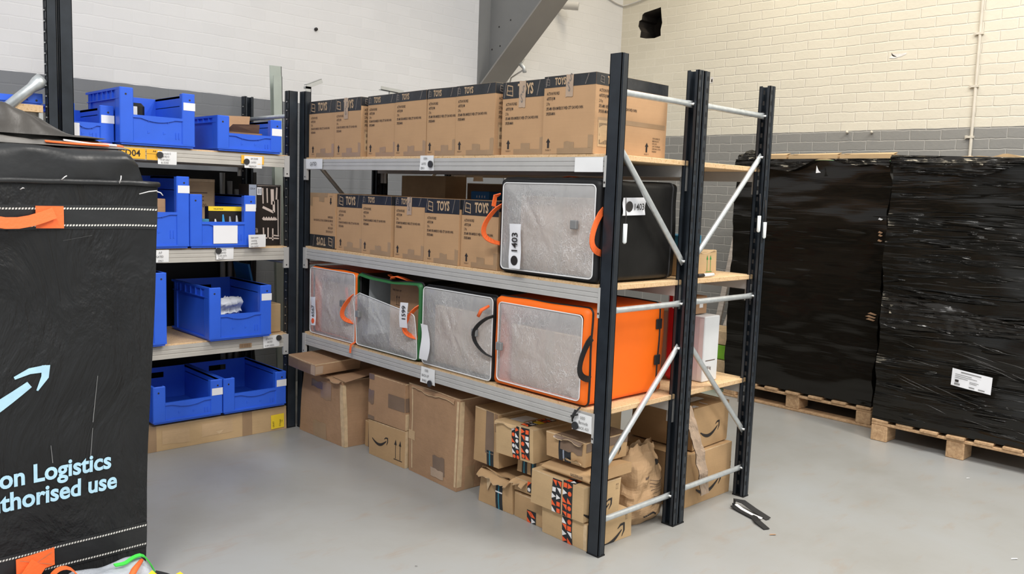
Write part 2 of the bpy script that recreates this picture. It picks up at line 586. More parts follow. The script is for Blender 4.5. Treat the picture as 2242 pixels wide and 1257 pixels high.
    def decal(s, fr, a0, b0, a1, b1, mat, off=0.0007, n=1, jag=0.0, seed=0):
        rnd = random.Random(seed)
        j = [[rnd.uniform(-jag, jag) for _ in range(n + 1)] for _ in range(2)]

        def fn(u, v):
            bb = b0 + (b1 - b0) * v
            aa = a0 + (a1 - a0) * u
            if jag:
                i = int(round(u * n))
                bb += j[0][i] if v < 0.01 else (j[1][i] if v > 0.99 else 0)
            return fr.at(aa, bb, off)
        s.grid(fn, n, n, mat, False)

    def dpoly(s, fr, pts, mat, off=0.0012):
        s.poly([fr.at(a, b, off) for a, b in pts], mat)

    def stroke(s, fr, pts, ws, mat, off=0.0014):
        """painted line through pts (a,b) with widths ws"""
        L = []
        n = len(pts)
        for i in range(n):
            p0, p1 = pts[max(0, i - 1)], pts[min(n - 1, i + 1)]
            dx, dy = p1[0] - p0[0], p1[1] - p0[1]
            q = math.hypot(dx, dy) or 1
            w = ws[i] / 2 if hasattr(ws, '__len__') else ws / 2
            L.append(((pts[i][0] - dy / q * w, pts[i][1] + dx / q * w), (pts[i][0] + dy / q * w, pts[i][1] - dx / q * w)))
        vs = [fr.at(a, b, off) for pr in L for a, b in pr]
        s.raw(vs, [(2 * i, 2 * i + 1, 2 * i + 3, 2 * i + 2) for i in range(n - 1)], mat)

    def text(s, st, fr, a, b, size, mat, sx=1.0, rot=0.0, bold=0.0, off=0.0013, align='L', res=2):
        vs, fs = text_mesh(st, bold, res)
        if not vs:
            return
        xs = [v.x for v in vs]
        wd = max(xs)
        sh = {'L': 0, 'C': -wd / 2, 'R': -wd}[align]
        c, sn = math.cos(rot), math.sin(rot)
        out = []
        for v in vs:
            x, y = (v.x + sh) * size * sx, v.y * size
            out.append(fr.at(a + x * c - y * sn, b + x * sn + y * c, off))
        s.raw(out, fs, mat)

    def deform(s, fn):
        s.v = [fn(p) for p in s.v]
        return s

    def build(s, name, parent=None, loc=None, rz=None, rot=None):
        me = bpy.data.meshes.new(name)
        me.from_pydata([tuple(v) for v in s.v], [], [tuple(f) for f in s.f])
        for m in s.mats:
            me.materials.append(MATS[m])
        me.polygons.foreach_set('material_index', s.m)
        me.polygons.foreach_set('use_smooth', s.sm)
        me.update()
        ob = bpy.data.objects.new(name, me)
        COL.objects.link(ob)
        if parent is not None:
            ob.parent = parent
        if loc is not None:
            ob.location = loc
        if rz is not None:
            ob.rotation_euler = (0, 0, rz)
        if rot is not None:
            ob.rotation_euler = rot
        return ob


def tag(o, label, cat, group=None):
    o['label'] = label
    o['category'] = cat
    if group:
        o['group'] = group
    return o


def thing(name, label, cat, loc=(0, 0, 0), rz=0.0, group=None, rot=None):
    o = bpy.data.objects.new(name, None)
    COL.objects.link(o)
    o.location = loc
    o.rotation_euler = rot if rot is not None else (0, 0, rz)
    return tag(o, label, cat, group)


def struct(o):
    o['kind'] = 'structure'
    return o


RZ = -math.pi / 2     # faces the aisle on the toy-carton rack (front looks along -X)


def warp(w, d, h, bulge, jit, seed):
    rnd = random.Random(seed)
    c = {(i, j, k): Vector((rnd.uniform(-jit, jit), rnd.uniform(-jit, jit), rnd.uniform(-jit, 0.2 * jit) if k else 0)) for i in (0, 1) for j in (0, 1) for k in (0, 1)}
    sd = Vector((seed * 3.1, seed * 1.7, seed * 0.9))

    def fn(p):
        u, v, t = p.x / w, p.y / d, p.z / h
        cu, cv, ct = (min(1, max(0, q)) for q in (u, v, t))
        off = Vector()
        for i in (0, 1):
            for j in (0, 1):
                for k in (0, 1):
                    off += c[i, j, k] * ((cu if i else 1 - cu) * (cv if j else 1 - cv) * (ct if k else 1 - ct))
        s = math.sin
        off.x += bulge * (2 * cu - 1) * s(math.pi * cv) * s(math.pi * ct)
        off.y += bulge * (2 * cv - 1) * s(math.pi * cu) * s(math.pi * ct)
        if ct > 0.5:
            off.z += bulge * 0.7 * (2 * ct - 1) * s(math.pi * cu) * s(math.pi * cv)
        if jit:
            q = noise.noise_vector(p * 7 + sd)
            off += q * jit * 0.35
            if ct < 0.02:
                off.z = max(off.z, 0)
        r = p + off
        r.z = max(r.z, 0.0008)
        return r
    return fn


def carton_body(mb, w, d, h, mat, n=8, flaps=True, edge='card_edge'):
    f = faces(w, d, h)
    for key, (a, b) in {'F': (w, h), 'R': (d, h), 'L': (d, h), 'B': (w, h)}.items():
        fr = f[key]
        mb.grid(lambda u, v, fr=fr, a=a, b=b: fr.at(u * a, v * b), n, n, mat, True)
    mb.grid(lambda u, v: Vector((u * w, v * d, h - 0.003)), n, n, mat, True)
    mb.grid(lambda u, v: Vector((u * w, v * d, 0)), 1, 1, mat, True, True)
    if flaps:
        for y0, y1 in ((0.0, d / 2 - 0.0015), (d / 2 + 0.0015, d)):
            mb.grid(lambda u, v: Vector((u * w, y0 + (y1 - y0) * v, h + 0.001)), n, 3, mat, True)
            mb.grid(lambda u, v: Vector((u * w, y0, h - 0.004 + 0.005 * v)), n, 1, edge, True)
        mb.grid(lambda u, v: Vector((w + 0.0004, u * d, h - 0.004 + 0.005 * v)), n, 1, edge, True)
    return f


def smile(mb, fr, a, b, w, mat='ink'):
    """curved arrow print, a,b = left end, w = length"""
    pts, ws = [], []
    for i in range(15):
        t = i / 14
        pts.append((a + w * t * 0.94, b - 0.24 * w * math.sin(math.pi * (0.08 + 0.92 * t) * 0.96) + 0.02 * w + 0.06 * w * t))
        ws.append(w * (0.012 + 0.090 * math.sin(math.pi * min(1, t * 0.93 + 0.04)) ** 0.8))
    mb.stroke(fr, pts, ws, mat)
    tx, ty = a + w * 1.02, b + 0.17 * w
    mb.stroke(fr, [(a + 0.80 * w, b + 0.10 * w), (a + 0.90 * w, b + 0.165 * w), (tx, ty)], [0.02 * w, 0.05 * w, 0.055 * w], mat)
    mb.stroke(fr, [(tx - 0.005 * w, ty + 0.02 * w), (a + 1.02 * w, b + 0.02 * w), (a + 0.95 * w, b - 0.10 * w)], [0.055 * w, 0.05 * w, 0.015 * w], mat)


def up_arrows(mb, fr, a, b, h, mat='ink'):
    for k in (0, 1):
        x = a + k * h * 0.38
        mb.dpoly(fr, [(x - h * 0.02, b), (x + h * 0.02, b), (x + h * 0.02, b + h * 0.75), (x - h * 0.02, b + h * 0.75)], mat)
        mb.dpoly(fr, [(x - h * 0.1, b + h * 0.72), (x + h * 0.1, b + h * 0.72), (x, b + h)], mat)
    mb.dpoly(fr, [(a - h * 0.15, b - h * 0.06), (a + h * 0.55, b - h * 0.06), (a + h * 0.55, b - h * 0.02), (a - h * 0.15, b - h * 0.02)], mat)


def barcode(mb, fr, a, b, w, h, seed=1, mat='ink'):
    rnd = random.Random(seed)
    x = a
    while x < a + w - 0.003:
        t = rnd.choice((0.0012, 0.002, 0.003))
        mb.dpoly(fr, [(x, b), (x + t, b), (x + t, b + h), (x, b + h)], mat)
        x += t + rnd.choice((0.0012, 0.002, 0.0028))


def fat_arrow(mb, fr, a, b, h, flip=False):
    s = -1 if flip else 1
    mb.dpoly(fr, [(a - h * .14 * s, b), (a + h * .14 * s, b), (a + h * .14 * s, b + h * .6 * s), (a - h * .14 * s, b + h * .6 * s)], 'ink')
    mb.dpoly(fr, [(a - h * .3 * s, b + h * .58 * s), (a + h * .3 * s, b + h * .58 * s), (a, b + h * s)], 'ink')


LINES = ['ACTION FIGURES', '6875751JUM', '2 Pcs', 'SPD-MN VENOMVERSUS WEB CITY SHOWDOWN', 'SPIDER-MAN']


def toy_logo(mb, fr, a, b, s, mat='toy_letter'):
    o = [(a, b + .12 * s), (a + .86 * s, b - .04 * s), (a + .80 * s, b + .86 * s), (a + .10 * s, b + 1.0 * s)]
    cx = sum(p[0] for p in o) / 4
    cy = sum(p[1] for p in o) / 4
    i = [(cx + (p[0] - cx) * .80, cy + (p[1] - cy) * .80) for p in o]
    for k in range(4):
        k2 = (k + 1) % 4
        mb.dpoly(fr, [o[k], o[k2], i[k2], i[k]], mat, 0.0016)
    mb.text('Hasbro', fr, cx, cy - .10 * s, .25 * s, mat, 0.85, -0.06, 0.01, 0.0018, 'C')


def toy_face(mb, fr, w, h, kind, seed, faint=False, tape=False):
    rnd = random.Random(seed)
    ink = 'ink_faint' if faint else 'ink'
    bh = 0.070 if kind == 'A' else 0.046
    mb.decal(fr, 0, h - bh, w, h + 0.0005, 'band_black', 0.0007, 6)
    if kind == 'A':
        toy_logo(mb, fr, w * .09, h - bh + .010, 0.050)
        mb.text('TOYS', fr, w * .36, h - bh + .016, 0.062, 'toy_letter', 0.62, 0, 0.035, 0.0016)
    else:
        toy_logo(mb, fr, w * .03, h - bh + .010, 0.028, 'tape_grey')
        mb.text('TOYS', fr, w * .215, h - bh + .010, 0.041, 'toy_letter', 0.60, 0, 0.03, 0.0016)
    y = h - bh - 0.030
    for ln in LINES:
        mb.text(ln, fr, w * (.085 if kind == 'A' else .06), y, 0.0175, ink, 0.52, 0, 0.012, 0.0014, 'L', 1)
        y -= 0.0205
    ax = w * (.17 if kind == 'A' else .12)
    fat_arrow(mb, fr, ax, 0.026, 0.040)
    mb.text('THIS END UP', fr, ax, 0.014, 0.009, ink, 0.6, 0, 0.0, 0.0014, 'C', 1)
    # packing tape that wraps up from under the box
    mb.decal(fr, w * .30, 0.0, w - 0.004, 0.024, 'tape_tan', 0.0010, 3, 0.002, seed)
    c = w * rnd.uniform(.42, .52)
    mb.decal(fr, c, 0.022, c + 0.055, 0.050, 'tape_tan', 0.0011, 3, 0.003, seed + 1)
    mb.decal(fr, w * .90, 0.022, w - 0.002, 0.075, 'tape_tan', 0.0011, 3, 0.003, seed + 5)
    for t in ((w * .80, w * .86), (w * .03, w * .07)):      # clear tape corners on the band
        mb.dpoly(fr, [(t[0], h - bh + .004), (t[0] + .004, h - bh + .004), (t[1] + .004, h - .002), (t[1], h - .002)], 'tape_grey', 0.0015)
    if tape:
        a = w * tape
        mb.decal(fr, a, h - bh - 0.042, a + 0.040, h + 0.001, 'tape_clear', 0.0024, 5, 0.002, seed + 3)
        mb.text('S', fr, a + .020, h - bh - .020, 0.055, 'tape_grey', 0.5, 0.2, 0.02, 0.0030, 'C')
        mb.text('S', fr, a + .022, h - bh + .020, 0.045, 'tape_grey', 0.6, -0.2, 0.02, 0.0030, 'C')


def toy_carton(label, x, yl, z, w, d, h, front, side, seed, group, faint=False, tape=False, flip=False, rz=0.0):
    mb = MB()
    f = carton_body(mb, w, d, h, 'card_toy', 6)
    toy_face(mb, f['F'], w, h, front, seed, faint, tape)
    # end face
    fr = f['R']
    bh = 0.046
    mb.decal(fr, 0, h - bh, d, h + 0.0005, 'band_black', 0.0007, 6)
    toy_logo(mb, fr, d * .05, h - bh + .008, 0.030, 'tape_grey')
    mb.text('TOYS', fr, d * .145, h - bh + .009, 0.041, 'toy_letter', 0.60, 0, 0.03, 0.0016)
    y = h - bh - 0.026
    for ln in LINES:
        mb.text(ln, fr, d * .045, y, 0.0175, 'ink', 0.62, 0, 0.012, 0.0014, 'L', 1)
        y -= 0.0205
    mb.dpoly(fr, [(d * .05, .03), (d * .25, .03), (d * .25, .135), (d * .05, .135)], 'card_flat', 0.0011)
    for q in range(3):
        barcode(mb, fr, d * .065, .04 + q * .033, d * .15, .018, seed + q)
    fat_arrow(mb, fr, d * .72, 0.026, 0.040)
    mb.text('THIS END UP', fr, d * .72, 0.014, 0.009, 'ink', 0.6, 0, 0.0, 0.0014, 'C', 1)
    for q, ln in enumerate(['PKD IN CHINA 2023', 'MEAS 48 x 28 x 31', 'N.W. 6.2 KG', 'G.W. 7.1 KG FRAGILE', 'CARTON NO. 14 OF 60', 'PACKED BY']):
        mb.text(ln, fr, d * .80, .083 - q * .011, 0.0095, 'ink', 0.62, 0, 0.01, 0.0014, 'L', 1)
    mb.decal(fr, 0.02, h * .40, d - .01, h * .46, 'tape_tan', 0.0006, 4)
    mb.deform(warp(w, d, h, 0.0018, 0.0018, seed))
    if flip:
        mb.deform(lambda p: Vector((w - p.x, p.y, max(.0008, h - p.z + .003))))
    ob = mb.build('toy_carton', None, (x, yl, z), RZ + rz)
    return tag(ob, label, 'cardboard box', group)


# ------------------------------------------------------------------ the setting
def build_setting():
    mb = MB()
    mb.box(-7, 4.4, -8, 3.7, -0.1, 0.0, 'floor_paint')
    struct(mb.build('floor'))
    mb = MB()
    mb.box(-7, 4.2, 3.47, 3.67, 0, 5.6, 'paint_left')
    struct(mb.build('wall_left'))
    # right wall with a knocked-through hole
    hole = [(2.985, 3.02), (3.06, 3.005), (3.16, 3.012), (3.235, 3.03), (3.228, 3.09), (3.262, 3.14), (3.255, 3.19), (3.225, 3.20),
            (3.22, 3.245), (3.195, 3.262), (3.10, 3.275), (3.0, 3.29), (2.987, 3.20), (2.975, 3.14), (2.99, 3.08)]
    outer = [(-8, 0), (3.47, 0), (3.47, 5.6), (-8, 5.6)]
    mb = MB()
    tess = geometry.tessellate_polygon([[Vector((4.2, y, z)) for y, z in outer], [Vector((4.2, y, z)) for y, z in hole]])
    pts = [(4.2, y, z) for y, z in outer + hole]
    fixed = []
    for t in tess:
        a, b, c = (Vector(pts[i]) for i in t)
        fixed.append(t if (b - a).cross(c - a).x < 0 else t[::-1])
    mb.raw(pts, fixed, 'paint_right')
    n = len(hole)
    mb.raw([(4.2, y, z) for y, z in hole] + [(4.45, y, z) for y, z in hole], [(k, (k + 1) % n, n + (k + 1) % n, n + k) for k in range(n)], 'hole_dark')
    mb.raw([(4.45, y, z) for y, z in hole], [range(n)], 'hole_dark')
    mb.box(4.46, 4.5, -8, 3.47, 0, 5.6, 'hole_dark')
    # chipped brick
    fr = Frame((4.2, 0.765, 2.60), (0, -1, 0), (0, 0, 1))
    mb.dpoly(fr, [(0.0, 0.012), (.012, .045), (.03, .04), (.085, .038), (.125, .042), (.12, .03), (.09, .018), (.04, .008)], 'broken_brick', 0.002)
    mb.dpoly(fr, [(.008, .052), (.02, .035), (.05, .018), (.03, .016), (.012, .026)], 'hole_dark', 0.003)
    mb.dpoly(fr, [(-.01, .012), (.03, .006), (.06, .014), (.025, .02), (.012, .03)], 'print_white', 0.0035)
    fr = Frame((4.2, 2.40, 2.53), (0, -1, 0), (0, 0, 1))
    mb.dpoly(fr, [(0, 0), (.035, .004), (.04, .05), (.01, .06), (.003, .03)], 'broken_brick', 0.003)
    mb.dpoly(fr, [(.015, .01), (.032, .012), (.03, .04), (.018, .035)], 'hole_dark', 0.004)
    struct(mb.build('wall_right'))
    # plugs and old fixings in the brickwork
    for y, z in ((1.06, 2.045), (0.86, 2.04)):
        m2 = MB()
        m2.tube([(4.2, y, z), (4.165, y - .01, z + .004)], 0.010, 'conduit_paint', 8)
        tag(m2.build('wall_plug'), 'small painted stub sticking out of the brick wall, %s' % ('left one of the pair' if y > 1 else 'right one of the pair'), 'wall plug', 'wall stubs')
    # steel haunch: web plus sloping flange, running from the left wall over the room
    mb = MB()
    a, b = Vector((3.47, 2.345)), Vector((1.2, 4.31))
    t = 0.014
    web = [(3.47, 2.345), (1.2, 4.31), (1.2, 5.6), (3.47, 5.6)]
    X = 2.42
    mb.poly([(X - .006, y, z) for y, z in web], 'steel_grey_paint')
    mb.poly([(X + .006, y, z) for y, z in web][::-1], 'steel_grey_paint')
    d = (b - a).normalized()
    nrm = Vector((d.y, -d.x))
    if nrm.y > 0:
        nrm = -nrm
    M = [a, b, b + nrm * t, a + nrm * t]
    x0, x1 = 2.295, 2.545
    mb.raw([(x0, q.x, q.y) for q in M] + [(x1, q.x, q.y) for q in M], [(0, 1, 2, 3), (7, 6, 5, 4), (0, 4, 5, 1), (1, 5, 6, 2), (2, 6, 7, 3), (3, 7, 4, 0)], 'steel_flange_paint')
    mb.box(x0, x1, 3.455, 3.47, 2.33, 5.6, 'steel_grey_paint')
    frw = Frame((X - .006, 3.47, 0), (0, -1, 0), (0, 0, 1))
    for q in ((.13, 2.86), (.27, 2.90), (.05, 2.68), (.15, 2.70)):
        mb.disc(frw, q[0], q[1], .008, 'ink', .001, 8)
    struct(mb.build('trim_1'))


build_setting()


def fixtures():
    # surface conduit up the right wall
    t = thing('conduit_pipe', 'thin painted conduit running up the cream brick wall', 'pipe', (4.188, 0.12, 0.0))
    mb = MB()
    mb.tube([(0, 0, 0.02), (0, 0, 1.9), (0.0, 0.012, 3.2), (0, 0.02, 5.5)], 0.011, 'conduit_paint', 10)
    mb.build('pipe', t)
    for z in (1.98, 2.345, 2.72):
        mb = MB()
        mb.box(-.012, .012, -.016, .034, z, z + .016, 'conduit_paint')
        mb.box(-.003, .012, .03, .045, z - .004, z + .02, 'conduit_paint')
        mb.build('saddle_clip', t)
    # cctv camera on the left wall
    t = thing('security_camera', 'small white bullet security camera high on the white wall', 'camera', (3.22, 3.47, 3.18), 0)
    mb = MB()
    mb.tube([(0, 0, 0), (0, -.025, 0)], 0.045, 'cctv_white', 20)
    mb.build('wall_mount', t)
    mb = MB()
    mb.tube([(0, -.02, 0), (0.0, -.06, .0), (.03, -.09, .01)], 0.012, 'cctv_white', 10)
    mb.build('bracket_arm', t)
    mb = MB()
    d = Vector((.62, -.75, -.06)).normalized()
    p = Vector((-.0, -.06, .012))
    mb.tube([p, p + d * .15], 0.034, 'cctv_white', 20)
    mb.tube([p + d * .04, p + d * .175], 0.037, 'cctv_white', 20, False)
    mb.build('housing', t)
    mb = MB()
    mb.tube([p + d * .15, p + d * .156], 0.033, 'lens_black', 20)
    mb.tube([p + d * .156, p + d * .16], 0.016, 'buckle_grey', 16)
    mb.build('lens', t)
    mb = MB()
    mb.tube([(3.20, 3.462, 3.20), (3.17, 3.455, 3.24), (3.15, 3.46, 3.35), (3.15, 3.46, 3.6)], 0.006, 'strap_black', 8)
    tag(mb.build('cable'), 'short black cable rising from the security camera mount', 'cable')
    # loose cable swagged across the corner
    mb = MB()
    pts = []
    for i in range(13):
        u = i / 12
        pts.append((3.55 + .64 * u, 3.455, 3.56 - .20 * math.sin(u * 1.57)))
    for i in range(1, 13):
        u = i / 12
        pts.append((4.185, 3.45 - .9 * u, 3.36 + .38 * u * u))
    mb.tube(pts, 0.007, 'cable_white', 8)
    tag(mb.build('cable'), 'slack white cable swagged across the room corner near the ceiling', 'cable')
    # spot fixing and drop conduit under the haunch
    t = thing('lamp_fitting', 'small metal fitting clamped under the sloping grey steel beam', 'fitting', (2.55, 3.22, 2.55))
    mb = MB()
    mb.tube([(0, 0, .05), (0, 0, .0)], [0.05, 0.02], 'zinc_plate', 14)
    mb.tube([(0, 0, .02), (.03, -.03, -.02), (.03, -.04, -.06)], 0.018, 'zinc_plate', 12)
    mb.build('fitting_body', t)
    mb = MB()
    mb.tube([(.04, -.03, -.03), (.10, 0.2, -.08), (.10, 0.235, -.2), (.10, .235, -2.3)], 0.007, 'cable_white', 8)
    mb.build('drop_cable', t)
    mb = MB()
    mb.tube([(0.73, 3.47, 2.59), (0.728, 3.455, 2.59)], 0.012, 'ink', 10)
    tag(mb.build('wall_plug'), 'dark round plug in the white wall above the left end of the toy boxes', 'wall plug')


fixtures()

# ------------------------------------------------------------------ racks


def upright(parent, x, y, hgt, face, holes, yw=0.058, dep=0.040):
    """open channel post; x,y = outer corner at the low-x / low-y side. face = -1 web looks along -X, +1 web looks along +X"""
    mb = MB()
    t = 0.003
    m = 'upright_paint'
    x1, y1 = x + dep, y + yw
    if face < 0:
        mb.box(x, x + t, y, y1, 0.004, hgt, m)
        lx0, lx1 = x1 - t, x1
    else:
        mb.box(x1 - t, x1, y, y1, 0.004, hgt, m)
        lx0, lx1 = x, x + t
    mb.box(x, x1, y, y + t, 0.004, hgt, m)
    mb.box(x, x1, y1 - t, y1, 0.004, hgt, m)
    mb.box(lx0, lx1, y, y + .016, 0.004, hgt, m)
    mb.box(lx0, lx1, y1 - .016, y1, 0.004, hgt, m)
    # pressed rib up the outer flange
    xm = x + dep * (.30 if face < 0 else .70)
    mb.box(xm - .004, xm + .004, y - .0025, y, 0.004, hgt, m)
    if holes:
        z = 0.06
        while z < hgt - .02:
            xo = x + dep * (.66 if face < 0 else .34)
            mb.raw([(xo - .005, y - .0006, z), (xo + .005, y - .0006, z), (xo + .006, y - .0006, z + .016), (xo, y - .0006, z + .022), (xo - .006, y - .0006, z + .016)], [range(5)], 'upright_hole')
            z += .05
        if holes == 2:
            z = 0.06
            while z < hgt - .02:
                mb.raw([(x - .0006, y + .026, z), (x - .0006, y + .036, z), (x - .0006, y + .036, z + .02), (x - .0006, y + .026, z + .02)], [(3, 2, 1, 0)], 'upright_hole')
                z += .05
    mb.box(x - .001, x1 + .001, y - .003, y1 + .002, 0.0, 0.006, 'rubber_black')
    return mb.build('upright', parent)


def beam(parent, p0, p1, zt, h, dep, out, mat):
    """box beam from p0 to p1 (xy), front face on that line; out = unit normal of the face"""
    mb = MB()
    p0, p1, o = Vector((*p0, 0)), Vector((*p1, 0)), Vector((*out, 0))
    g = .0025
    sec = [(0, 0), (0, .30), (-g, .33), (-g, .37), (0, .40), (0, .62), (-g, .65), (-g, .69), (0, .72), (0, 1)]
    ring = [(c, zt - h + b * h) for c, b in sec] + [(-dep, zt), (-dep, zt - h)]
    L = [p0 + o * c + Vector((0, 0, z)) for c, z in ring]
    R = [p1 + o * c + Vector((0, 0, z)) for c, z in ring]
    n = len(ring)
    mb.raw(L + R, [(k, (k + 1) % n, n + (k + 1) % n, n + k) for k in range(n)] + [range(n), list(range(n, 2 * n))[::-1]], mat)
    ob = mb.build('beam', parent)
    d = (p1 - p0).normalized()
    for p, s in ((p0, 1), (p1, -1)):
        m2 = MB()
        fr = Frame(p + o * .0016, d * s if d.cross(Vector((0, 0, 1))).dot(o) * s > 0 else d * s, (0, 0, 1))
        wide = .006 if (o.x < -.5 and p.y < .2) else .026
        q = [p + d * s * a + o * c + Vector((0, 0, z)) for a in (-.006, wide) for c in (-.012, .0025) for z in (zt - .118, zt + .004)]
        m2.raw(q, [(0, 1, 3, 2), (4, 6, 7, 5), (0, 4, 5, 1), (2, 3, 7, 6), (0, 2, 6, 4), (1, 5, 7, 3)], 'beam_paint')
        c = p + d * s * (.010 if wide > .01 else .0) + o * .003 + Vector((0, 0, zt - .10))
        m2.tube([c, c + o * .0006], .0045, 'ink', 8)
        m2.build('end_bracket', ob)
    return ob


def brace(parent, a, b, r=0.0125):
    a, b = Vector(a), Vector(b)
    mb = MB()
    d = (b - a).normalized()
    pts = [a, a + d * .035, a + d * .06, b - d * .06, b - d * .035, b]
    mb.tube(pts, r, 'galvanised', 12)
    # flattened, pinched ends
    def fl(p):
        t = (p - a).dot(d)
        L = (b - a).length
        e = min(t, L - t)
        k = min(1, max(0, (e - .015) / .045))
        ax = a + d * t
        q = p - ax
        return ax + Vector((q.x, q.y * (.25 + .75 * k), q.z)) * (1.25 - .25 * k)
    if abs(d.y) < .3:
        mb.deform(fl)
    ob = mb.build('brace', parent)
    for p in (a + d * .012, b - d * .012):
        m2 = MB()
        m2.tube([p + Vector((0, -.016, 0)), p + Vector((0, .016, 0))], .0055, 'steel_bolt', 8)
        m2.build('bolt', ob)
    return ob


def board(parent, x0, x1, y0, y1, zt, t=0.022):
    mb = MB()
    mb.cbox(x0, x1, y0, y1, zt - t, zt, 'chipboard', .002)
    return mb.build('shelf_board', parent)


LV = ((1.609, 0.058), (1.092, 0.060), (0.581, 0.062))
RACK_L = 2.40


def main_racks():
    rk = thing('shelving_rack', 'front shelving rack of dark posts and grey beams carrying toy cartons and zipped delivery totes', 'shelving rack')
    D = 0.55
    for y in (0.0, RACK_L - .058):
        upright(rk, 0.0, y, 2.0, -1, 0)
        upright(rk, D - .040, y, 2.0, 1, 1)
    for zt, h in LV:
        beam(rk, (0.002, RACK_L - .058), (0.002, .058), zt, h, .035, (-1, 0), 'beam_paint')
        beam(rk, (D - .002, .058), (D - .002, RACK_L - .058), zt, h, .035, (1, 0), 'beam_paint')
        board(rk, 0.012, D - .012, .045, RACK_L - .045, zt + .012)
    for y in (.029, RACK_L - .029):
        for z in (1.858, 1.003, .138):
            brace(rk, (.03, y, z), (D - .03, y, z))
        brace(rk, (.035, y, 1.66), (D - .035, y, 1.18))
        brace(rk, (D - .035, y, .815), (.035, y, .345))
    r2 = thing('shelving_rack', 'rear shelving rack standing behind the toy carton rack, nearest the wrapped pallets', 'shelving rack')
    A, B = 0.553, 1.145
    for y in (0.0, RACK_L - .058):
        upright(r2, A, y, 2.0, -1, 1)
        upright(r2, B - .046, y, 2.0, 1, 2, .058, .046)
    for zt, h in LV:
        beam(r2, (A + .002, RACK_L - .058), (A + .002, .058), zt, h, .035, (-1, 0), 'beam_paint')
        beam(r2, (B - .002, .058), (B - .002, RACK_L - .058), zt, h, .035, (1, 0), 'beam_paint')
        board(r2, A + .012, B - .012, .045, RACK_L - .045, zt + .012)
    for y in (.029, RACK_L - .029):
        for z in (1.860, 1.004, .146):
            brace(r2, (A + .04, y, z), (B - .03, y, z))
        brace(r2, (A + .04, y, 1.195), (B - .04, y, 1.675))
        brace(r2, (A + .04, y, .82), (B - .04, y, .335))


main_racks()


def upright_f(parent, x, y, hgt, dep=.050, xw=.056, holes=True, face=-1):
    """post whose web looks along -Y (bin rack)"""
    mb = MB()
    t = .003
    m = 'upright_paint'
    x1, y1 = x + xw, y + dep
    yw = y if face < 0 else y1 - t
    yl = y1 - t if face < 0 else y
    mb.box(x, x1, yw, yw + t, .004, hgt, m)
    for xa in (x, x1 - t):
        mb.box(xa, xa + t, y, y1, .004, hgt, m)
    mb.box(x, x + .014, yl, yl + t, .004, hgt, m)
    mb.box(x1 - .014, x1, yl, yl + t, .004, hgt, m)
    mb.box(x - .003, x, y + dep * .55, y + dep * .72, .004, hgt, m)
    if holes:
        z = .08
        while z < hgt - .03:
            mb.raw([(x - .0008, y + dep * .34, z), (x - .0008, y + dep * .20, z), (x - .0008, y + dep * .18, z + .02), (x - .0008, y + dep * .36, z + .02)], [range(4)], 'upright_hole')
            mb.box(x - .006, x - .001, y + dep * .30, y + dep * .48, z + .004, z + .010, 'steel_bolt')
            z += .05
    mb.box(x - .002, x1 + .002, y - .002, y1 + .002, 0, .006, 'rubber_black')
    return mb.build('upright', parent)


LVL = ((1.622, .064), (1.090, .068), (.572, .070))
LY = 2.40


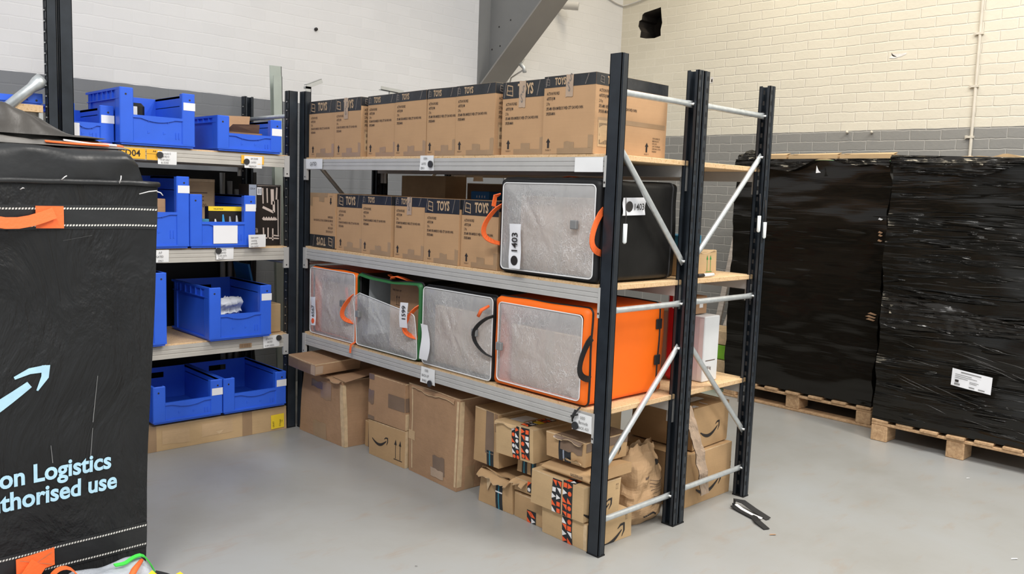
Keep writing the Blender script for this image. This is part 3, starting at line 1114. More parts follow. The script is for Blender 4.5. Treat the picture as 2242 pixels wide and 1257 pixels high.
def bin_rack():
    rk = thing('shelving_rack', 'shelving rack along the white wall holding open fronted blue bins', 'shelving rack')
    for x, hg in ((-.069, 2.0), (-1.278, 2.62)):
        upright_f(rk, x, LY, hg, .05, holes=x > -1)
        upright_f(rk, x, LY + .55, min(hg, 2.0) if x > -1 else 1.55, .05, face=1)
        for z in (1.86, 1.0, .14)[0 if x > -1 else 1:]:
            mb = MB()
            mb.tube([(x + .028, LY + .03, z), (x + .028, LY + .57, z)], .0125, 'galvanised', 10)
            mb.build('brace', rk)
    for zt, h in LVL:
        beam(rk, (-1.222, LY + .002), (-.069, LY + .002), zt, h, .035, (0, -1), 'beam_paint_warm')
        beam(rk, (-.069, LY + .598), (-1.222, LY + .598), zt, h, .035, (0, 1), 'beam_paint_warm')
        board(rk, -1.235, -.056, LY + .012, LY + .588, zt + .008)
    # location stickers on the top beam
    fr = Frame((0, LY - .001, 0), (1, 0, 0), (0, 0, 1))
    mb = MB()
    z0, z1 = 1.563, 1.617
    mb.decal(fr, -1.045, z0, -.885, z1, 'label_yellow', .001)
    mb.text('CD04', fr, -1.018, z0 + .013, .046, 'ink', .95, 0, .02, .0018)
    mb.build('location_sticker', rk)
    mb = MB()
    mb.decal(fr, -1.20, z0 + .002, -1.05, z1, 'label_yellow', .001)
    for i in range(6):
        mb.text('A1', fr, -1.195 + i * .024, z0 + .026, .016, 'ink', .7, 0, 0, .0018)
    mb.build('location_sticker', rk)
    mb = MB()
    mb.decal(fr, -.880, z0 + .03, -.80, z1, 'label_yellow', .001)
    mb.decal(fr, -.880, z0 - .002, -.80, z0 + .028, 'label_yellow', .001)
    mb.text('A4', fr, -.848, z0 + .038, .014, 'ink', 1, 0, .01, .0018)
    mb.build('location_sticker', rk)
    mb = MB()
    mb.decal(fr, -.362, z0 + .005, -.226, z1 - .002, 'label_yellow', .001)
    mb.build('location_sticker', rk)
    mb = MB()
    mb.decal(fr, -.372, .520, -.298, .545, 'tape_tan', .001)
    barcode(mb, fr, -.37, .522, .07, .02, 4, 'ink_faint')
    mb.build('location_sticker', rk)
    # a neighbouring bay runs on to the left at a higher level
    nb = thing('shelving_rack', 'neighbouring rack bay with a chipped raised board, mostly hidden by the tall black bag', 'shelving rack')
    upright_f(nb, -1.334, LY + .004, 2.62, .05, .044)
    upright_f(nb, -2.62, LY, 1.75, .05)
    upright_f(nb, -2.62, LY + .55, 1.75, .05, face=1)
    upright_f(nb, -1.334, LY + .55, 1.55, .05, .044, face=1)
    mb = MB()
    rnd = random.Random(4)
    n = 26
    pts = [(-2.55 + 1.20 * i / n, LY + .02 + rnd.uniform(0, .014), 0) for i in range(n + 1)]
    top = [(p[0], p[1], 1.792) for p in pts] + [(-1.35, LY + .56, 1.792), (-2.55, LY + .56, 1.792)]
    bot = [(p[0], p[1] + rnd.uniform(-.004, .008), 1.758) for p in pts] + [(-1.35, LY + .56, 1.758), (-2.55, LY + .56, 1.758)]
    m = len(top)
    mb.raw(top + bot, [range(m), list(range(m, 2 * m))[::-1]] + [(k, m + k, m + (k + 1) % m, (k + 1) % m) for k in range(m)], 'chipboard')
    mb.build('shelf_board', nb)
    beam(nb, (-2.56, LY + .06), (-1.338, LY + .06), 1.757, .06, .035, (0, -1), 'beam_paint_warm')
    beam(nb, (-1.338, LY + .58), (-2.56, LY + .58), 1.757, .06, .035, (0, 1), 'beam_paint_warm')
    mb = MB()
    mb.box(-1.368, -1.350, LY + .03, LY + .05, 1.62, 1.757, 'zinc_plate')
    mb.build('end_bracket', nb)
    mb = MB()
    a, b = Vector((-1.345, LY + .045, 1.915)), Vector((-1.60, LY + .03, 1.68))
    d = (b - a).normalized()
    mb.tube([a, a + d * .03, a + d * .065, b], [.034, .033, .024, .022], 'galvanised', 14)
    mb.build('brace', nb)


bin_rack()

# ------------------------------------------------------------------ blue bins


def blue_bin(label, x, y, z, w, d, h, lip, sticker=True, card_label=None):
    t = thing('blue_bin', label, 'bin', (x, y, z), 0, 'open fronted blue bins')
    mb = MB()
    B = 'bin_blue'
    wl = .004
    pw = .068
    mb.box(.008, w - .008, .006, d - .006, 0, .012, B)
    mb.box(.0005, w - .0005, .0006, d - .0005, .0095, .0185, B)
    # side walls with rim and ribs
    for s in (0, 1):
        x0 = .010 if s == 0 else w - .010 - wl
        mb.box(x0, x0 + wl, .01, d - .01, .012, h, B)
        rx0, rx1 = (0, .014) if s == 0 else (w - .014, w)
        mb.box(rx0 + (.0008 if s == 0 else 0), rx1 - (.0008 if s else 0), .0015, d - .001, h - .012, h - .0006, B)
        mb.box(rx0, rx1, .02, d - .02, h * .80, h * .80 + .004, B)
        for k in range(7):
            yy = .05 + (d - .1) * k / 6
            mb.box(rx0 + .001, rx1 - .001, yy - .002, yy + .002, h * .80, h - .01, B)
        for yy in (.07, d - .07):
            mb.box(rx0 + .002, rx1 - .002, yy - .003, yy + .003, .015, h - .01, B)
    # back wall around a hand hole
    hz0, hz1 = h * .70, h * .86
    hx0, hx1 = w * .36, w * .64
    mb.box(.01, w - .01, d - .014, d - .010, .012, hz0, B)
    mb.box(.01, hx0, d - .014, d - .010, hz0, hz1, B)
    mb.box(hx1, w - .01, d - .014, d - .010, hz0, hz1, B)
    mb.box(.01, w - .01, d - .014, d - .010, hz1, h, B)
    mb.box(.0004, w - .0004, d - .0135, d, h - .0115, h - .0014, B)
    # front corner posts
    fr = Frame((0, 0, 0), (1, 0, 0), (0, 0, 1))
    for x0, x1 in ((0, pw), (w - pw, w)):
        mb.cbox(x0, x1, 0, .014, .012, h, B, .004)
        mb.disc(fr, (x0 + x1) / 2 + (.006 if x0 else -.004), h - .034, .0052, 'ink', .0006, 10)
        inner = x1 - .006 if x0 == 0 else x0
        mb.box(inner + .0004, inner + .0056, .0125, .035, .0127, h - .0027, B)
        mb.box(.0013 if x0 == 0 else w - .0136, .0136 if x0 == 0 else w - .0013, .0016, .06, .0126, h - .0021, B)
    mb.build('body', t)
    # lower front lip with a dipped finger grip
    mb = MB()
    mb.box(pw - .004, w - pw + .004, .006, .011, .012, lip - .012, B)
    def rim(u, v):
        xx = pw - .004 + (w - 2 * pw + .008) * u
        c = (u - .5) / .34
        dip = .016 * max(0, 1 - c * c) if abs(c) < 1 else 0
        return (xx, dip)
    n = 24
    top, bot = [], []
    for i in range(n + 1):
        xx, dip = rim(i / n, 0)
        top.append((xx, lip))
        bot.append((xx, lip - .014 - dip))
    for y0, flip in ((-.001, False), (.013, True)):
        vs = [(a, y0, b) for a, b in top] + [(a, y0, b) for a, b in bot]
        mb.raw(vs, [((k, n + 1 + k, n + 2 + k, k + 1) if not flip else (k, k + 1, n + 2 + k, n + 1 + k)) for k in range(n)], B)
    for ring in (top, bot):
        vs = [(a, -.001, b) for a, b in ring] + [(a, .013, b) for a, b in ring]
        mb.raw(vs, [(k, k + 1, n + 2 + k, n + 1 + k) for k in range(n)], B)
    for k in (.30, .5, .70):
        xx = pw + (w - 2 * pw) * k
        mb.box(xx - .0015, xx + .0015, .001, .008, lip - .03, lip - .01, B)
    frp = Frame((0, .006, 0), (1, 0, 0), (0, 0, 1))
    for k in (.30, .62):
        mb.disc(frp, pw + (w - 2 * pw) * k, lip * .45, .008, B, .002, 3)
    mb.box(w - pw - .034, w - pw - .030, .003, .007, lip * .28, lip * .50, B)
    mb.box(w - pw - .018, w - pw - .014, .003, .007, lip * .28, lip * .50, B)
    mb.build('front_panel', t)
    if sticker:
        mb = MB()
        mb.decal(fr, w - pw + .006, h - .088, w + .001, h - .048, 'label_white', .0012)
        mb.build('label_sticker', t)
    if card_label:
        a, b, lw, lh = card_label
        mb = MB()
        mb.decal(fr, a, b, a + lw, b + lh, 'label_white', .0016)
        ob = mb.build('label_card', t)
    return t


def left_bins():
    Z1, Z2, Z3, Z4 = 1.632, 1.1, .582, .146
    FY = 2.385
    blue_bin('low blue bin half hidden by the post, top shelf', -1.268, 2.462, Z1, .252, .50, .19, .10, True, (.02, .018, .068, .075))
    blue_bin('deep blue bin holding a black pouch, on the top shelf', -1.014, FY, Z1, .384, .52, .285, .152)
    blue_bin('low blue bin with an opened cardboard carton in it, top shelf', -.505, FY, Z1, .383, .52, .19, .098)
    blue_bin('tall blue bin partly behind the black bag, second shelf down', -1.047, FY, Z2, .384, .52, .382, .192)
    blue_bin('blue bin with a blank white card on its front, second shelf down', -.660, FY - .002, Z2, .377, .52, .29, .142, True, (.128, .022, .140, .100))
    blue_bin('tall blue bin showing only its right post beside the black bag, third shelf down', -1.180, FY - .02, Z3, .384, .50, .392, .20, False)
    blue_bin('wide blue bin with crumpled white packets in it, third shelf down', -.566, FY - .025, Z3, .371, .52, .298, .145)
    blue_bin('empty blue bin standing left on the long flat carton', -.874, 2.365, Z4 + .012, .385, .50, .205, .112)
    blue_bin('empty blue bin standing right on the long flat carton', -.484, 2.363, Z4 + .010, .388, .52, .205, .112)
    blue_bin('blue bin sliver hidden behind the tall black bag, bottom level', -1.218, 2.47, Z4 + .012, .34, .45, .205, .112, False)
    blue_bin('blue bin on the raised chipped board of the neighbouring bay', -1.722, 2.47, 1.7935, .383, .48, .056, .040, False)
    # what stands in the bins
    t = thing('pouch', 'black pouch with a white tag inside the deep blue bin', 'pouch', (-.955, 2.47, Z1 + .02))
    mb = MB()
    mb.cbox(0, .10, 0, .05, 0, .20, 'rubber_black', .02)
    mb.cbox(.0, .27, -.03, .10, 0, .128, 'rubber_black', .02)
    mb.build('pouch_body', t)
    mb = MB()
    mb.box(.0, .055, -.006, -.002, .13, .18, 'paper_white')
    mb.build('tag', t)
    mb = MB()
    mb.box(0, .22, 0, .26, 0, .012 + .08, 'card_brown')
    for q in ([(0, 0, .092), (.2, 0, .092), (.18, -.05, .14), (.02, -.05, .13)], [(0.02, .13, .092), (.2, .13, .092), (.24, .19, .20), (.03, .19, .19)]):
        mb.poly(q, 'card_brown')
        mb.poly([(a, b + .003, c) for a, b, c in q][::-1], 'card_brown')
    tag(mb.build('opened_carton', None, (-.42, 2.47, Z1 + .02)), 'small brown carton with raised flaps in the low bin', 'cardboard box')
    mb = MB()
    mb.cbox(0, .10, 0, .12, 0, .24, 'card_brown')
    tag(mb.build('small_carton', None, (-.86, 2.46, Z2 + .02)), 'small brown box standing in the tall bin beside the black bag', 'cardboard box')
    # black and yellow tool pack
    mb = MB()
    f = faces(.215, .05, .20)
    mb.cbox(0, .215, 0, .05, 0, .205, 'carton_black', .004)
    fr = f['F']
    mb.decal(fr, .0, .180, .215, .205, 'note_yellow', .001)
    mb.decal(fr, .195, .03, .215, .18, 'note_yellow', .001)
    mb.text('VALUE PACK', fr, .03, .187, .012, 'ink', .8, 0, .01, .0016)
    for x0, mt, hh in ((.04, 'print_white', .05), (.085, 'print_cyan', .075), (.125, 'print_grey_blue', .065), (.165, 'print_white', .07)):
        mb.dpoly(fr, [(x0 - .007, .085), (x0 + .007, .085), (x0 + .009, .085 + hh * .5), (x0 + .003, .085 + hh), (x0 - .004, .085 + hh)], mt)
    tag(mb.build('tool_pack', None, (-.53, 2.45, Z2 + .02)), 'black and yellow retail pack standing in a blue bin', 'pack')
    mb = MB()
    mb.cbox(0, .06, 0, .05, 0, .135, 'box_skyblue')
    tag(mb.build('small_packet', None, (-.595, 2.425, Z2 + .02)), 'small bright blue packet at the bin corner beside the yellow pack', 'packet')
    # tan case, black photo carton
    mb = MB()
    mb.cbox(0, .20, 0, .10, 0, .345, 'card_flat', .012)
    fr = faces(.2, .1, .36)['F']
    mb.decal(fr, .005, .335, .195, .352, 'card_edge', .001)
    for k in range(3):
        mb.dpoly(fr, [(.04, .27 - k * .022), (.13 + .02 * (k == 0), .27 - k * .022), (.13 + .02 * (k == 0), .276 - k * .022), (.04, .276 - k * .022)], 'print_brown')
    mb.text('15500', fr, .085, .19, .030, 'print_brown', .8, 0, .01)
    tag(mb.build('tan_carton', None, (-.575, 2.70, Z2 + .022)), 'tan carton standing behind the yellow topped pack', 'cardboard box')
    mb = MB()
    w, d, h = .205, .13, .355
    mb.cbox(0, w, 0, d, 0, h, 'carton_black', .003)
    fr = faces(w, d, h)['F']
    mb.decal(fr, .004, .004, w - .004, h - .004, 'carton_black', .0006)
    mb.decal(fr, .050, .295, .078, .338, 'label_white', .0012)
    barcode(mb, fr, .053, .300, .022, .032, 3)
    mb.decal(fr, .0, .22, .046, h - .002, 'print_grey_blue', .001)
    mb.text('CD2-4', fr, .006, .325, .014, 'ink', .8, 0, .01, .0016)
    mb.text('SEAT', fr, .055, .075, .018, 'print_cream', .7, 1.57, .02, .0016)
    for x0, z0, x1, z1, ww in ((.085, .335, .088, .245, .007), (.112, .335, .115, .25, .007), (.145, .33, .148, .24, .02), (.175, .34, .172, .27, .010),
                               (.085, .225, .155, .195, .014), (.155, .26, .157, .195, .014), (.09, .105, .093, .045, .008), (.12, .105, .12, .04, .008),
                               (.15, .1, .15, .03, .008), (.09, .045, .19, .04, .007), (.15, .06, .19, .055, .007), (.182, .27, .185, .06, .006)):
        mb.stroke(fr, [(x0, z0), ((x0 + x1) / 2, (z0 + z1) / 2), (x1, z1)], ww, 'print_cream')
    mb.stroke(fr, [(.085 + .008 * k, .155 + (.004 if k % 2 else -.002)) for k in range(12)], [.012 + .010 * (k % 2) for k in range(12)], 'print_cream')
    mb.stroke(fr, [(w - .006, .005), (w - .006, h - .006), (.05, h - .006)], .002, 'print_cream')
    tag(mb.build('photo_carton', None, (-.276, 2.48, Z2)), 'black retail carton printed with pale metal fittings, standing by the post', 'cardboard box')
    mb = MB()
    for k in range(3):
        rnd = random.Random(k)
        mb.grid(lambda u, v, k=k: Vector((.06 + .05 * k + .08 * u, .12 + .03 * k + .02 * math.sin(7 * v), .10 + .085 * v + .02 * noise.noise(Vector((u * 4, v * 4, k))))), 5, 6, 'crumpled_white')
        mb.grid(lambda u, v, k=k: Vector((.06 + .05 * k + .08 * u, .15 + .03 * k + .02 * math.sin(7 * v), .02 + .165 * v + .02 * noise.noise(Vector((u * 4, v * 4, k))))), 5, 6, 'crumpled_white', True, True)
    tag(mb.build('packet', None, (-.50, 2.42, Z3 + .02)), 'crumpled white plastic packets standing in the wide blue bin', 'packet')
    mb = MB()
    mb.cbox(0, .24, 0, .165, 0, .12, 'rubber_black', .02)
    tag(mb.build('dark_sack', None, (-.52, 2.68, Z3 + .02)), 'dark soft item lying in the wide blue bin behind the packets', 'bag')
    # brown carton at the right of the third shelf
    mb = MB()
    mb.cbox(0, .085, 0, .22, 0, .17, 'card_pale', .004)
    tag(mb.build('narrow_carton', None, (-.165, 2.46, Z3)), 'narrow brown carton beside the wide blue bin, third shelf', 'cardboard box')
    mb = MB()
    Mx = Matrix.Translation((-.078, 2.72, Z3 + .004)) @ Matrix.Rotation(-.22, 4, 'Y')
    mb.box(0, .012, 0, .20, 0, .39, 'box_blue', Mx)
    tag(mb.build('leaning_board', None), 'thin dark blue panel leaning in the shadow above the narrow carton', 'panel')
    # long flat carton on the floor
    w, d, h = 1.140, .545, .140
    mb = MB()
    f = carton_body(mb, w, d, h, 'card_pale', 10, True)
    fr = f['F']
    for a, b in ((.06, .12), (.30, .37), (.86, .92)):
        mb.decal(fr, a, 0, b, h, 'tape_tan', .0012, 4)
    mb.decal(fr, .40, .03, .55, .11, 'card_flat', .001, 3, .004, 2)
    mb.decal(fr, .62, .04, .80, .115, 'card_flat', .001, 3, .004, 3)
    mb.dpoly(fr, [(.70, .058), (.75, .062), (.72, .04)], 'card_edge', .0016)
    mb.deform(warp(w, d, h, .002, .004, 5))
    t = thing('long_flat_carton', 'long flat brown carton on the floor under the bottom blue bins', 'cardboard box', (-1.217, 2.398, 0.0))
    mb.build('carton', t)
    mb = MB()
    fr2 = Frame((1.140 - .100, -.006, .012), (1, 0, .03), (-.02, 0, 1))
    mb.decal(fr2, 0, 0, .085, .085, 'note_yellow', .001)
    mb.text('GRAFIT', fr2, .02, .01, .014, 'ink', .8, 1.57, 0, .0018)
    mb.text('10 boxes', fr2, .062, .008, .015, 'ink', .8, 1.57, 0, .0018)
    mb.text('12', fr2, .074, .03, .02, 'ink', .8, 1.57, 0, .0018)
    mb.build('sticky_note', t)


left_bins()

# ------------------------------------------------------------------ paper signs held by magnets


def paper_sign(label, kind, fr0, a, b, w, h, lines, magnet=None, tilt=0.0):
    """fr0: frame of the beam face"""
    o = fr0.at(a, b, .004)
    t = thing('paper_sign', label, 'sign', o, 0, 'handwritten paper signs on the shelf beams')
    r, u = fr0.r.copy(), fr0.u.copy()
    c, s = math.cos(tilt), math.sin(tilt)
    r2, u2 = r * c + u * s, u * c - r * s
    fr = Frame((0, 0, 0), r2, u2)
    mb = MB()
    mb.grid(lambda p, q: fr.at(p * w, q * h, .0015 + .004 * (1 - q) ** 2 * math.sin(3 * p + w * 20)), 6, 6, 'paper_white')
    mb.grid(lambda p, q: fr.at(p * w, q * h, .0008 + .004 * (1 - q) ** 2 * math.sin(3 * p + w * 20)), 6, 6, 'paper_white', True, True)
    for st, x, y, sz in lines:
        mb.text(st, fr, x * w, y * h, sz, 'ink', .75, 0.03, .0, .0055)
    mb.build('paper', t)
    if magnet:
        mb = MB()
        mb.disc(Frame(fr.at(0, 0, .004), r2, u2), magnet[0] * w, magnet[1] * h, .0165, 'magnet_black', .006, 24)
        mb.build('magnet', t)
    return t


FX = Frame((0.002, 0, 0), (0, -1, 0), (0, 0, 1))
FYL = Frame((0, LY + .002, 0), (1, 0, 0), (0, 0, 1))


def signs():
    paper_sign('faded paper sign on the far end of the top beam, without a magnet', 'F', FX, -2.318, 1.555, .182, .057, [('GATED', .28, .3, .030)])
    paper_sign('paper sign hanging over the top beam under the middle toy cartons', 'F', FX, -1.232, 1.550, .104, .072,
               [('EVEN', .3, .72, .016), ('GATED', .14, .38, .015), ('ZERO', .08, .08, .016)], (.83, .42))
    paper_sign('blank white paper at the near end of the top beam', 'F', FX, -.215, 1.549, .148, .058, [])
    paper_sign('paper sign on the bottom beam under the plain vinyl fronted tote', 'F', FX, -1.186, .506, .108, .080,
               [('ODD', .30, .74, .017), ('BACK-UP', .10, .40, .018), ('SPARE', .12, .08, .018)], (.72, .08), -.03)
    paper_sign('paper sign hung by a black tie from the near end of the bottom beam', 'F', FX, -.164, .500, .100, .074,
               [('ODD', .40, .70, .016), ('Bermuda', .34, .42, .018), ('BACK A03', .32, .12, .017)], (.17, .24), -.02)
    g = 'L'
    paper_sign('paper sign on the blue bin rack top beam, beside the orange location sticker', g, FYL, -.824, 1.541, .100, .068,
               [('Bermuda G', .22, .76, .013), ('GATED D', .18, .52, .013), ('10 AM ONLY', .12, .28, .012), ('B2 ZONE', .16, .06, .013)], (.10, .70))
    paper_sign('paper sign over a yellow sticker at the right of the top bin beam', g, FYL, -.345, 1.545, .108, .066,
               [('SIM ZONE', .34, .72, .013), ('GATED', .36, .42, .013), ('PREMIUM', .25, .06, .014)], (.11, .52))
    paper_sign('paper sign on the second bin beam partly behind the black bag', g, FYL, -.868, 1.026, .098, .066,
               [('A.P', .45, .70, .016), ('GATED', .30, .38, .016), ('ONLY', .40, .06, .014)])
    paper_sign('paper sign with a magnet at the middle of the second bin beam', g, FYL, -.510, 1.033, .102, .070,
               [('PALEMA', .22, .70, .013), ('GATED', .25, .46, .013), ('10-AM UNTIL', .08, .22, .012), ('ALL DAY', .10, .04, .012)], (.12, .68))
    t = paper_sign('paper sign leaning upright against the black retail carton', g, Frame((0, 2.372, 0), (1, 0, 0), (0, 0, 1)), -.333, 1.098, .105, .072,
                   [('Salem pone', .12, .72, .013), ('counting', .14, .48, .013), ('personally', .12, .26, .013), ('& by counter', .10, .04, .012)], None, .02)
    paper_sign('paper sign at the right end of the third bin beam', g, FYL, -.226, .506, .104, .070,
               [('ETHOS A', .15, .66, .014), ('GATED', .22, .40, .014), ('10 AM-CANAL', .06, .10, .013)], (.94, .72), .03)
    mb = MB()
    for pts in ([(-.012, .145, .585), (-.024, .15, .56), (-.016, .155, .535)], [(-.014, .165, .555), (-.022, .148, .562), (-.012, .13, .568)], [(-.005, .125, .60), (-.018, .14, .575), (-.020, .15, .55)]):
        mb.tube(pts, .004, 'strap_black', 6)
    tag(mb.build('cable_tie'), 'black knotted tie on the bottom beam below the orange bag', 'tie')

    FB = Frame((1.1055, 0, 0), (0, -1, 0), (0, 0, 1))
    paper_sign('blank white paper strip on the far beam glimpsed above the middle toy cartons', 'F', FB, -2.30, 1.528, .115, .034, [])
    paper_sign('small white paper strip on the far beam, nearer the black tote', 'F', FB, -2.10, 1.526, .09, .032, [])


signs()

# ------------------------------------------------------------------ toy cartons


def toys():
    g = 'toy cartons on the top shelf'
    Z = 1.6215
    H = .318
    #        left y, front, tape, label
    rows = [(2.326, .276, 'A', False, 'toy carton with large lettering at the far end of the top shelf', True),
            (2.043, .262, 'A', .38, 'toy carton with tape over its first letter, second from the far post, top shelf', True),
            (1.748, .262, 'B', False, 'toy carton with a narrow black band, third from the far post, top shelf', False),
            (1.479, .258, 'B', False, 'toy carton with torn film across its print, fourth from the far post, top shelf', False),
            (1.215, .220, 'B', False, 'toy carton above the paper sign with the round magnet, top shelf', False),
            (.990, .270, 'B', False, 'toy carton standing just left of the one with tape hiding its lettering, top shelf', False),
            (.690, .265, 'A', .40, 'toy carton whose large lettering is half hidden by tape, top shelf near end', False),
            (.416, .280, 'B', .44, 'toy carton at the near end of the top shelf, showing its long end face', False)]
    for i, (yl, w, k, tp, lab, faint) in enumerate(rows):
        dx = (0.02, .015, .035, .02, .02, .014, .03, .012)[i]
        toy_carton(lab, dx, yl, Z, w, .475, H - (.004 if i == 6 else 0), k, 'B', 11 + i, g, faint, tp)
    g = 'toy cartons on the middle shelf'
    Z = 1.1045
    H = .312
    rows = [(2.300, .270, 'A', False, 'toy carton standing upside down at the far end of the middle shelf', True, True),
            (2.024, .256, 'A', False, 'toy carton with large lettering right beside the upside down one, middle shelf', True, False),
            (1.762, .268, 'B', False, 'toy carton with a narrow black band, third from the far post, middle shelf', False, False),
            (1.475, .254, 'B', .42, 'toy carton with brown tape across its narrow band, middle shelf', False, False),
            (1.215, .266, 'A', False, 'toy carton with large lettering, second from the black tote, middle shelf', False, False),
            (.944, .258, 'A', False, 'toy carton with large lettering touching the orange tote handle, middle shelf', False, False)]
    for i, (yl, w, k, tp, lab, faint, fl) in enumerate(rows):
        toy_carton(lab, .018 + .008 * (i % 2), yl, Z, w, .47, H, k, 'B', 31 + i, g, faint, tp, fl)


toys()

# ------------------------------------------------------------------ delivery totes


def rrect(w, h, r, n=5):
    pts = []
    for cx, cz, a0 in ((w - r, r, -math.pi / 2), (w - r, h - r, 0), (r, h - r, math.pi / 2), (r, r, math.pi)):
        for k in range(n + 1):
            a = a0 + math.pi / 2 * k / n
            pts.append((cx + r * math.cos(a), cz + r * math.sin(a)))
    return pts


def dense(pts, step=.03):
    out = []
    n = len(pts)
    for i in range(n):
        a, b = Vector(pts[i]), Vector(pts[(i + 1) % n])
        k = max(1, int((b - a).length / step))
        for j in range(k):
            out.append(tuple(a.lerp(b, j / k)))
    return out


def tote(label, x, yl, z, w, d, h, shell, rimmat, pipe, handle, seed, flap_top=1.0, rim=.030, sag=0.0, front_tilt=0.0, left_handle=True, right_handle=True, group='zipped delivery totes'):
    t = thing('delivery_tote', label, 'bag', (x, yl, z), RZ, group)
    sec = dense(rrect(w, h, .022))
    n = len(sec)
    sd = Vector((seed * 2.3, seed, 0))

    def wob(p, k=.006):
        q = noise.noise_vector(p * 6 + sd)
        r = Vector((q.x * k, q.y * k * .6, q.z * k))
        if p.z < .03:
            r.z = .007 + abs(q.z) * k * .2
        if sag and p.z > h * .5:
            r.z -= sag * math.sin(math.pi * min(1, max(0, p.x / w))) * (p.z / h - .5) * 2
        return p + r
    # fabric shell: rounded box open at the front
    mb = MB()
    nd = 14
    pts = []
    for j in range(nd + 1):
        y = .012 + (d - .012) * j / nd
        for a, b in sec:
            pts.append(wob(Vector((a, y, b))))
    fs = []
    for j in range(nd):
        for i in range(n):
            i2 = (i + 1) % n
            fs.append((j * n + i, j * n + i2, (j + 1) * n + i2, (j + 1) * n + i))
    fs.append([nd * n + i for i in range(n)])
    mb.raw(pts, fs, shell, True)
    mb.tube([wob(Vector((a, .020, b))) for a, b in sec] + [wob(Vector((sec[0][0], .020, sec[0][1])))], .006, 'strap_black', 6, False)
    mb.tube([wob(Vector((a, d - .03, b))) for a, b in sec] + [wob(Vector((sec[0][0], d - .03, sec[0][1])))], .005, 'strap_black', 6, False)
    mb.build('shell', t)

    def inset(k):
        return [(w / 2 + (a - w / 2) * (1 - 2 * k / w), h / 2 + (b - h / 2) * (1 - 2 * k / h)) for a, b in sec]
    # rim ring
    mb = MB()
    i1 = inset(rim)
    ring = []
    for off, sc in ((.012, sec), (-.004, inset(.004)), (-.006, i1)):
        ring.append([wob(Vector((a, off, b))) for a, b in sc])
    fs = []
    for j in range(2):
        for i in range(n):
            i2 = (i + 1) % n
            fs.append((j * n + i, (j + 1) * n + i, (j + 1) * n + i2, j * n + i2))
    mb.raw([q for r in ring for q in r], fs, rimmat, True)
    mb.build('rim', t)
    # clear flap
    mb = MB()
    K = 9
    zt = rim + (h - 2 * rim) * flap_top
    part = flap_top < 1

    def fp(a, b, s, out=.022):
        cz = h / 2
        q = Vector((w / 2 + (a - w / 2) * s, 0, cz + (b - cz) * s))
        if part:
            u = (q.x - rim) / (w - 2 * rim)
            zmax = zt + .035 * (.5 - u) * 2 - .05 * max(0, .14 - u) / .14
            q.z = rim + (q.z - rim) * (zmax - rim) / (h - 2 * rim)
        bl = out * (1 - s * s) ** .6 if s < 1 else 0
        if part:
            bl += .030 * max(0, (q.z - rim) / (zt - rim)) ** 2
        wr = noise.noise(Vector((q.x * 9, q.z * 9, seed))) * .008 + abs(noise.noise(Vector((q.x * 16 + q.z * 9, q.z * 7, seed + 4)))) * .010
        q.y = -.007 - bl - wr * (1 - s ** 4)
        return q
    pts = []
    for k in range(K):
        s = 1 - (k / K)
        for a, b in i1:
            pts.append(fp(a, b, s))
    c = len(pts)
    pts.append(fp(w / 2, h / 2, 0))
    fs = []
    for k in range(K - 1):
        for i in range(n):
            i2 = (i + 1) % n
            fs.append((k * n + i, (k + 1) * n + i, (k + 1) * n + i2, k * n + i2))
    for i in range(n):
        fs.append(((K - 1) * n + i, c, (K - 1) * n + (i + 1) % n))
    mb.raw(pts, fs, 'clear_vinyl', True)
    flap = mb.build('clear_flap', t)
    mb = MB()
    loop = [fp(a, b, 1) + Vector((0, -.003, 0)) for a, b in i1]
    mb.tube(loop + [loop[0]], .0027, pipe, 6, False)
    mb.build('piping', flap)
    # grey buckle patch on the flap
    mb = MB()
    bx, bz = (w * .80, h * .52) if seed % 2 else (w * .10, h * .42)
    mb.cbox(bx, bx + .034, -.052, -.034, bz, bz + .036, 'buckle_grey', .003)
    mb.build('buckle', flap)
    # carrying loops
    for side, on in ((0, left_handle), (1, right_handle)):
        if not on:
            continue
        xx = -.004 if side == 0 else w + .004
        sg = -1 if side == 0 or right_handle == 'in' else 1
        if right_handle == 'in' and side:
            xx = w - .012
        mb = MB()
        pts = []
        for k in range(15):
            u = k / 14
            zz = h * .30 + h * .42 * u
            bulge = math.sin(math.pi * u) ** .7
            pts.append((xx + sg * (.002 + (.040 if sg < 0 else .008) * bulge), .015 - .075 * bulge, zz - .03 * math.sin(math.pi * u)))
        mb.strap(pts, (0, 1, .15), .026, .004, handle)
        mb.build('handle', t)
    return t


def inner_carton(label, x, yl, z, w, d, h, mat, seed, rz=0.0):
    mb = MB()
    f = carton_body(mb, w, d, h, mat, 6)
    mb.decal(f['F'], w * .45, 0, w * .55, h, 'tape_tan', .001, 5)
    mb.deform(warp(w, d, h, .004, .003, seed))
    return tag(mb.build('carton', None, (x, yl, z), RZ + rz), label, 'cardboard box')


